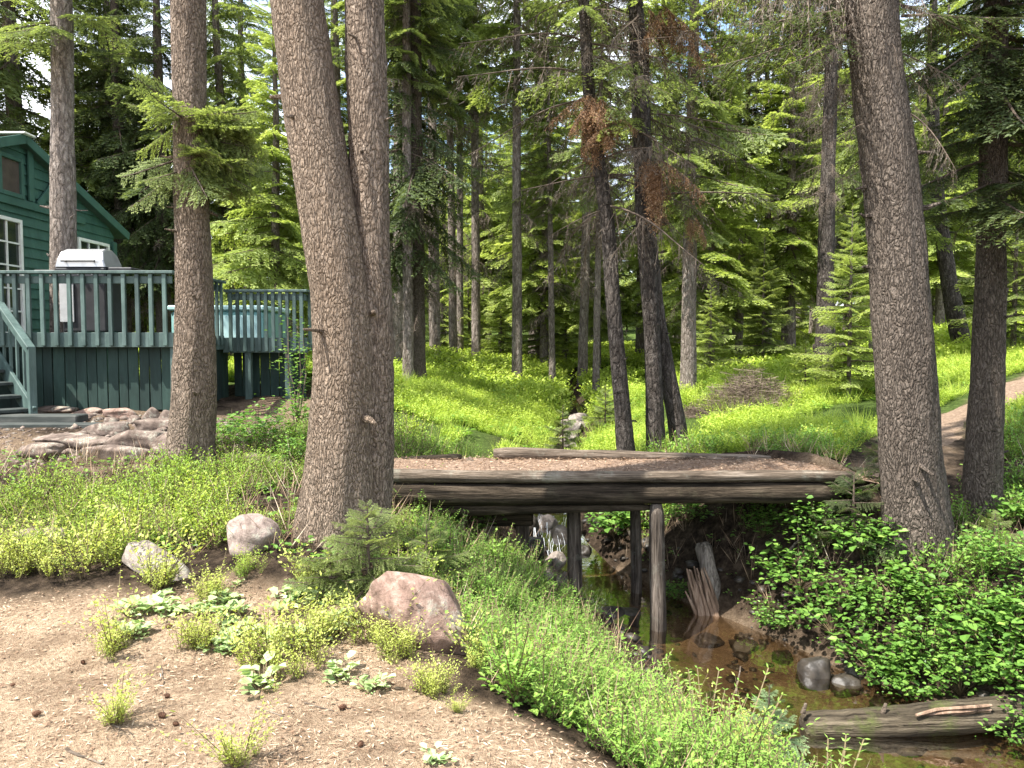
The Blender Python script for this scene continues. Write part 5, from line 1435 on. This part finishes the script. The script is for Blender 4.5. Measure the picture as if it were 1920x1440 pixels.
for px, py, w_, kind, lab in [
    (165, 1065, 190, 1, 'wide yellow green bush at the front of the left carpet'), (30, 1075, 120, 0, 'yellow green bush at the left frame edge'),
    (250, 1040, 120, 4, 'green bush behind the long low pale rock'), (345, 1015, 150, 4, 'dense green bush left of the rounded grey boulder'), (400, 975, 130, 3, 'green bush above the rounded grey boulder'),
    (285, 1105, 90, 2, 'small yellow green bush on the front of the low pale rock'), (465, 1080, 70, 3, 'small green bush under the rounded grey boulder'), (585, 1105, 60, 2, 'small yellow bush on dark soil before the fused trunk'),
    (395, 1125, 80, 0, 'yellow bush at the back of the broad leaved patch'), (375, 1215, 100, 0, 'yellow bush at the left of the broad leaved patch'), (530, 1250, 200, 1, 'largest yellow bush amid the broad leaved patch'),
    (610, 1200, 110, 0, 'yellow bush right of the broad leaved patch'), (690, 1210, 80, 2, 'yellow bush at the left foot of the reddish boulder'), (750, 1235, 100, 0, 'yellow bush in front of the reddish boulder'),
    (810, 1305, 95, 0, 'lone round yellow green bush below the reddish boulder'), (220, 1230, 80, 2, 'sparse yellow sprig on the open needle ground'), (215, 1355, 70, 2, 'sparse yellow sprig low on the open ground'),
    (450, 1430, 80, 2, 'sparse yellow sprig at the bottom frame edge'), (860, 1335, 30, 2, 'tiny yellow sprout beside the needle ground edge'), (985, 1255, 90, 0, 'bright yellow bush on the green bank'),
    (905, 1255, 70, 2, 'yellow green bush right of the reddish boulder'), (1250, 1400, 120, 0, 'yellow green bush low on the bank edge'), (1400, 1425, 120, 0, 'yellow green bush beside the pale fir sapling'), (1120, 1370, 60, 2, 'small pale bush by the bare root'),
    (760, 840, 110, 3, 'pale bush between the fused trunk and the bridge end'), (690, 1010, 80, 3, 'green bush at the foot of the fused trunk')]:
    p = hit(px, py); S_ = p[1] / F * w_ / 2
    src = (HB + HG)[kind]; rd = (.22, .3, .17, .25, .32)[kind]
    clone(src, p, rng.uniform(0, 6.28), 1.05 * S_ / rd, lab, 'bush')
RS = [plant('broadleaf_plant', TS['ros'], n_, rd, [M['rosette'], M['stem']], 430 + i, s0=.6, s1=1.1) for i, (n_, rd) in enumerate(((7, .05), (20, .13), (2, .02)))]
for px, py, w_, kind, lab in [
    (250, 1195, 90, 0, 'pale broad leaved plant alone on the needle ground'), (700, 1295, 80, 0, 'pale broad leaved plant left of the lone round bush'), (490, 1290, 130, 0, 'broad leaved plant at the lower edge of the patch'),
    (640, 1275, 90, 0, 'broad leaved plant low beside the largest yellow bush'), (300, 1145, 150, 1, 'low broad leaved mat at the left end of the patch'), (420, 1140, 150, 1, 'broad leaved mat at the back of the patch'),
    (560, 1130, 170, 1, 'broad leaved mat behind the largest yellow bush'), (440, 1205, 170, 1, 'broad leaved mat in the middle of the patch'), (640, 1165, 110, 1, 'broad leaved mat beside the dark soil'), (450, 1100, 60, 2, 'single broad leaved rosette behind the patch'),
    (1105, 1350, 60, 0, 'pale broad leaved sprout beside the bare root'), (820, 1430, 70, 0, 'broad leaved sprout at the bottom frame edge'), (560, 1200, 140, 1, 'broad leaved mat left of the largest yellow bush')]:
    p = hit(px, py); S_ = p[1] / F * w_ / 2
    clone(RS[kind], p, rng.uniform(0, 6.28), min(1.25, 1.05 * S_ / (.12, .18, .07)[kind]), lab, 'plant')
SH = []
for i, (rd, hh, ns) in enumerate(((.42, .5, 36), (.5, .6, 46), (.34, .42, 28))):
    L_, R_, S_ = shrub(np.random.default_rng(440 + i), rd, hh, ns)
    mb = MB(); mb.leaves(L_, 0, np.clip(R_, 0, 1)); mb.leaves(S_, 1); SH.append(mb.build('leafy_shrub', [M['broad'], M['stem']]))
for i, (px, py, w_, lab) in enumerate([
    (1500, 1110, 190, 'leafy shrub on the bank just right of the snag'), (1540, 1030, 200, 'leafy shrub under the right end of the bridge'), (1620, 1050, 170, 'leafy shrub left of the broad dark trunk foot'),
    (1560, 1190, 210, 'leafy shrub hanging over the creek below the trunk'), (1650, 1170, 200, 'leafy shrub directly under the broad dark trunk'), (1740, 1150, 190, 'leafy shrub right below the flared trunk foot'),
    (1640, 1270, 220, 'leafy shrub over the creek edge near the fallen log'), (1740, 1260, 220, 'bright leafy shrub in the middle of the bank'), (1830, 1210, 210, 'leafy shrub right of the bright bank shrub'),
    (1700, 1310, 180, 'leafy shrub lowest on the bank above the fallen log'), (1800, 1310, 200, 'leafy shrub behind the middle of the fallen log'), (1890, 1290, 220, 'leafy shrub at the right frame edge above the log'),
    (1890, 1400, 170, 'leafy shrub covering the right end of the log'), (1880, 1090, 180, 'leafy shrub under the mottled slim trunk'), (1910, 1170, 180, 'leafy shrub at the right frame edge below the trunks'),
    (1450, 1180, 100, 'small leafy shrub at the shaded waterline'), (1830, 1060, 140, 'leafy shrub between the two right trunks'), (1930, 990, 150, 'leafy shrub at the far right beside the slim trunk'),
    (480, 850, 170, 'leafy shrub between the slender trunk and fused trunk'), (545, 880, 130, 'leafy shrub left of the fused trunk foot'), (430, 830, 110, 'leafy shrub behind the slender trunk'), (560, 800, 110, 'leafy shrub at the far deck corner'),
    (900, 1010, 170, 'leafy shrub under the left end of the bridge'), (1150, 1010, 150, 'leafy shrub seen between the bridge posts'), (840, 990, 140, 'leafy shrub beside the bridge abutment'), (1270, 1130, 80, 'small leafy plant behind the front bridge post'), (1590, 945, 90, 'leafy shrub against the right end of the bridge logs'), (1290, 985, 120, 'leafy shrub on the shaded slope behind the bridge'), (1430, 1010, 130, 'leafy shrub high on the dark bank under the bridge')]):
    p = hit(px, py); S_ = p[1] / F * w_ / 2; k_ = i % 3
    clone(SH[k_], p, rng.uniform(0, 6.28), min(1.6, max(.35, S_ / (.44, .52, .36)[k_])), lab, 'shrub')
# tall thin leafy sapling at the deck corner
p = at(560, 790, 10.6); p[2] = h1(p[0], p[1]); r = np.random.default_rng(77)
t = empty('leafy_sapling', p, 'thin leafy sapling climbing in front of the far deck corner', 'sapling')
mb = MB(); mbs = MB()
for i in range(5):
    e = p + np.array([r.uniform(-.3, .25), r.uniform(-.2, .2), r.uniform(.8, 1.45)]); mid = (p + e) / 2 + r.normal(0, .05, 3)
    mbs.tube([p + r.normal(0, .03, 3) * [1, 1, 0], mid, e], [.012, .009, .004], 6)
    n = 70; tt = r.uniform(.25, 1, n); Q = p + (e - p) * tt[:, None] + r.normal(0, .11, (n, 3)); aa = r.uniform(0, 6.28, n)
    mb.leaves(leafq(Q, np.stack([np.cos(aa), np.sin(aa), r.uniform(-.4, .3, n)], -1), np.array([0, 0, 1.]) + r.normal(0, .3, (n, 3)), .065, .04), 0, r.uniform(.1, .9, n).repeat(1))
mbs.build('stem', M['twig'], t); mb.build('foliage', M['broad'], t)

# fir saplings
def sapling(px, py, d, h, rad, lab, lm, seed, n=40, lsc=1.0, z0=.06):
    r = np.random.default_rng(seed); p = hit(px, py) if d is None else at(px, py, d)
    p[2] = h1(p[0], p[1])
    t = empty('fir_sapling', p, lab, 'sapling')
    mb = MB(); C = np.array([p, p + [0, 0, h * .5], p + [0, 0, h]]); mb.tube(C, [.012 + h * .012, .008 + h * .007, .003], 7); mb.build('stem', M['twig'], t)
    mb = MB()
    az = 0
    for i in range(n):
        f = (i + r.uniform(0, 1)) / n; az += 2.4 + r.normal(0, .3)
        add_branch(mb, TP['hero'][r.integers(5)], p + np.array([0, 0, h * (z0 + (1 - z0) * f)]), az, .05 + .7 * f + r.normal(0, .12), rad * max(.12, (1 - f) ** .7) * r.uniform(.7, 1.15), 0, 1, r, r.normal(0, .3), lscale=lsc)
    mb.build('foliage', [M[lm], M['twig']], t)
sapling(690, 1045, 4.85, .56, .52, 'spreading grey green fir sapling before the fused trunk', 'needle_mid', 501, 44, 1.4)
sapling(620, 1075, 4.75, .25, .3, 'low dull fir seedling at the fused trunk foot', 'needle_mid', 502, 18, 1.5)
sapling(1440, 1435, None, .52, .27, 'pale fir sapling in front of the fallen log', 'needle_pale', 503, 34, 1.7)
sapling(1055, 845, 13.5, 1.05, .5, 'small fir sapling beside the pale upstream rocks', 'needle_mid', 504, 34, 2.2)
sapling(1135, 790, 14.5, .9, .45, 'small fir sapling left of the dark stems', 'needle_mid', 505, 34, 2.2)
sapling(1600, 960, 6.8, .62, .5, 'dark fir sapling under the right bridge end', 'needle_dark', 506, 34, 1.5)
sapling(1650, 930, 7.3, .5, .42, 'dark fir sapling beside the broad trunk at the path', 'needle_dark', 507, 28, 1.5)
sapling(1000, 860, 10.5, .5, .4, 'low fir sapling just behind the long curb log', 'needle_mid', 508, 26, 2)
sapling(1510, 700, 15.5, 1.0, .55, 'small fir sapling in front of the root mound', 'needle_bright', 509, 34, 2.2)
sapling(800, 1010, 5.6, .42, .38, 'low fir sapling beside the left bridge abutment', 'needle_mid', 510, 26, 1.6)
sapling(1860, 1150, 6.4, .4, .4, 'brownish low fir sapling on the right bank', 'needle_mid', 511, 24, 1.6)

# brush pile and root mound on the right slope
p = hit(1392, 762); r = np.random.default_rng(91)
t = empty('brush_pile', p, 'heap of brown dead brush on the sunlit right slope', 'brush pile'); mb = MB()
for i in range(3200):
    a = r.uniform(0, 6.28); q = math.sqrt(r.random()); x, y = 1.05 * q * math.cos(a), .7 * q * math.sin(a)
    z_ = max(0, .8 * (1 - q) * (.65 + .35 * math.sin(x * 3 + .8))) * r.uniform(.2, 1) + .02
    c = p + np.array([x, y, h1(p[0] + x, p[1] + y) - p[2] + z_]); d = unit(r.normal(0, 1, 3) * [1, .8, .35]); l_ = r.uniform(.1, .35)
    s_ = unit(np.cross(d, r.normal(0, 1, 3))) * .004
    mb.leaves(np.array([[c - d * l_ - s_, c + d * l_ - s_ * .3, c + d * l_ + s_ * .3, c - d * l_ + s_]]), 0, r.uniform(.1, 1))
mb.build('twigs', M['brush'], t)
p = hit(1550, 672)
rock('root_mound', (p[0], p[1] - .1, p[2] + .15), (.95, .8, .75), 301, M['bark_black'], .2, .1, 4, 2.2, .35, 'dark upturned root mound at the shaggy trunk foot', 'root mound')

# ------------------------------------------------------------------ needle litter, cones and sticks
n = 85000; X, Y = pts(n, -5.5, 1.6, 1.8, 6.2)
keep_ = rv.random(n) < np.clip(zones(X, Y), 0, 1) * np.clip(3.6 / np.maximum(Y, 2.6), .4, 1) * np.clip(.6 + .7 * fbm(X * 1.6, Y * 1.6, 0, 33, 3), .1, 1); X, Y = X[keep_], Y[keep_]; n = len(X)
Z = hgt(X, Y) + rv.uniform(.001, .012, n); a = rv.uniform(0, 6.28, n); big = rv.random(n) < .12
mb = MB(); mb.leaves(leafq(np.stack([X, Y, Z], -1), np.stack([np.cos(a), np.sin(a), rv.normal(0, .15, n)], -1), np.array([0, 0, 1.]) + rv.normal(0, .35, (n, 3)),
    np.where(big, rv.uniform(.012, .03, n), rv.uniform(.018, .05, n)), np.where(big, rv.uniform(.008, .018, n), rv.uniform(.0025, .005, n))), 0, np.where(big, rv.uniform(0, .8, n), rv.beta(2, 1.6, n)))
o = mb.build('needle_litter', M['litter']); tag(o, kind='stuff')
def cone_mesh():
    mb = MB(); r = np.random.default_rng(5); k = 9; t = np.linspace(0, 1, k)
    mb.tube(np.stack([t * .06, 0 * t, 0 * t], -1), .004 + .016 * np.sin(PI * (t * .85 + .12)), 8)
    for i in range(60):
        f = i / 60; a = i * 2.4; rr = .016 * math.sin(PI * (f * .85 + .12)) + .003; c = np.array([f * .058, rr * math.cos(a), rr * math.sin(a)])
        d = unit(np.array([.5, math.cos(a), math.sin(a)])); mb.leaves(leafq(c[None] - d * .004, d[None], np.array([[1., 0, 0]]), .013, .012), 0)
    return mb.build('pine_cone', M['cone'])
cm = cone_mesh()
for i, (px, py) in enumerate([(20, 1290), (155, 1245), (318, 1310), (310, 1352), (325, 1362), (650, 1330), (310, 1180), (60, 1345), (680, 1400)]):
    p = hit(px, py); p[2] += .012
    clone(cm, p, rng.uniform(0, 6.28), rng.uniform(.35, .65), 'small brown cone lying on the needle ground', 'pine cone', 'fallen cones on the needle ground')
for i, (a, b, r_, lab) in enumerate([((120, 1410), (195, 1435), .007, 'pale bent stick at the lower left corner'), ((975, 1290), (1250, 1425), .016, 'bare pale root running along the bank edge'), ((570, 1320), (625, 1335), .005, 'thin pale twig in the middle of the needle ground'),
    ((480, 1330), (530, 1345), .005, 'thin curled twig below the broad leaved patch'), ((180, 1350), (250, 1380), .004, 'thin grey twig left of the bottom sprig'), ((1385, 1310), (1372, 1340), .006, 'thin stick poking up from the bank over the water'), ((300, 1250), (308, 1285), .004, 'short upright twig on the needle ground')]):
    p0, p1 = hit(*a), hit(*b); k = 9; s_ = np.linspace(0, 1, k); P = p0 + (p1 - p0) * s_[:, None]
    P[:, :2] += .03 * np.linalg.norm(p1 - p0) * np.stack([fbm(s_ * 4 + i, 0, 0, 3, 2), fbm(s_ * 4 + i, 9, 0, 4, 2)], -1)
    P[:, 2] = (hgt(P[:, 0], P[:, 1]) + r_ * .6) if i != 5 else p0[2] + s_ * .0 + np.linspace(.25, .02, k)
    t = MB(); t.tube(P, np.linspace(r_, r_ * .5, k), 7); o = t.build('root' if i == 1 else 'stick', M['log_grey'], smooth=True, origin=p0); tag(o, lab, 'root' if i == 1 else 'stick')
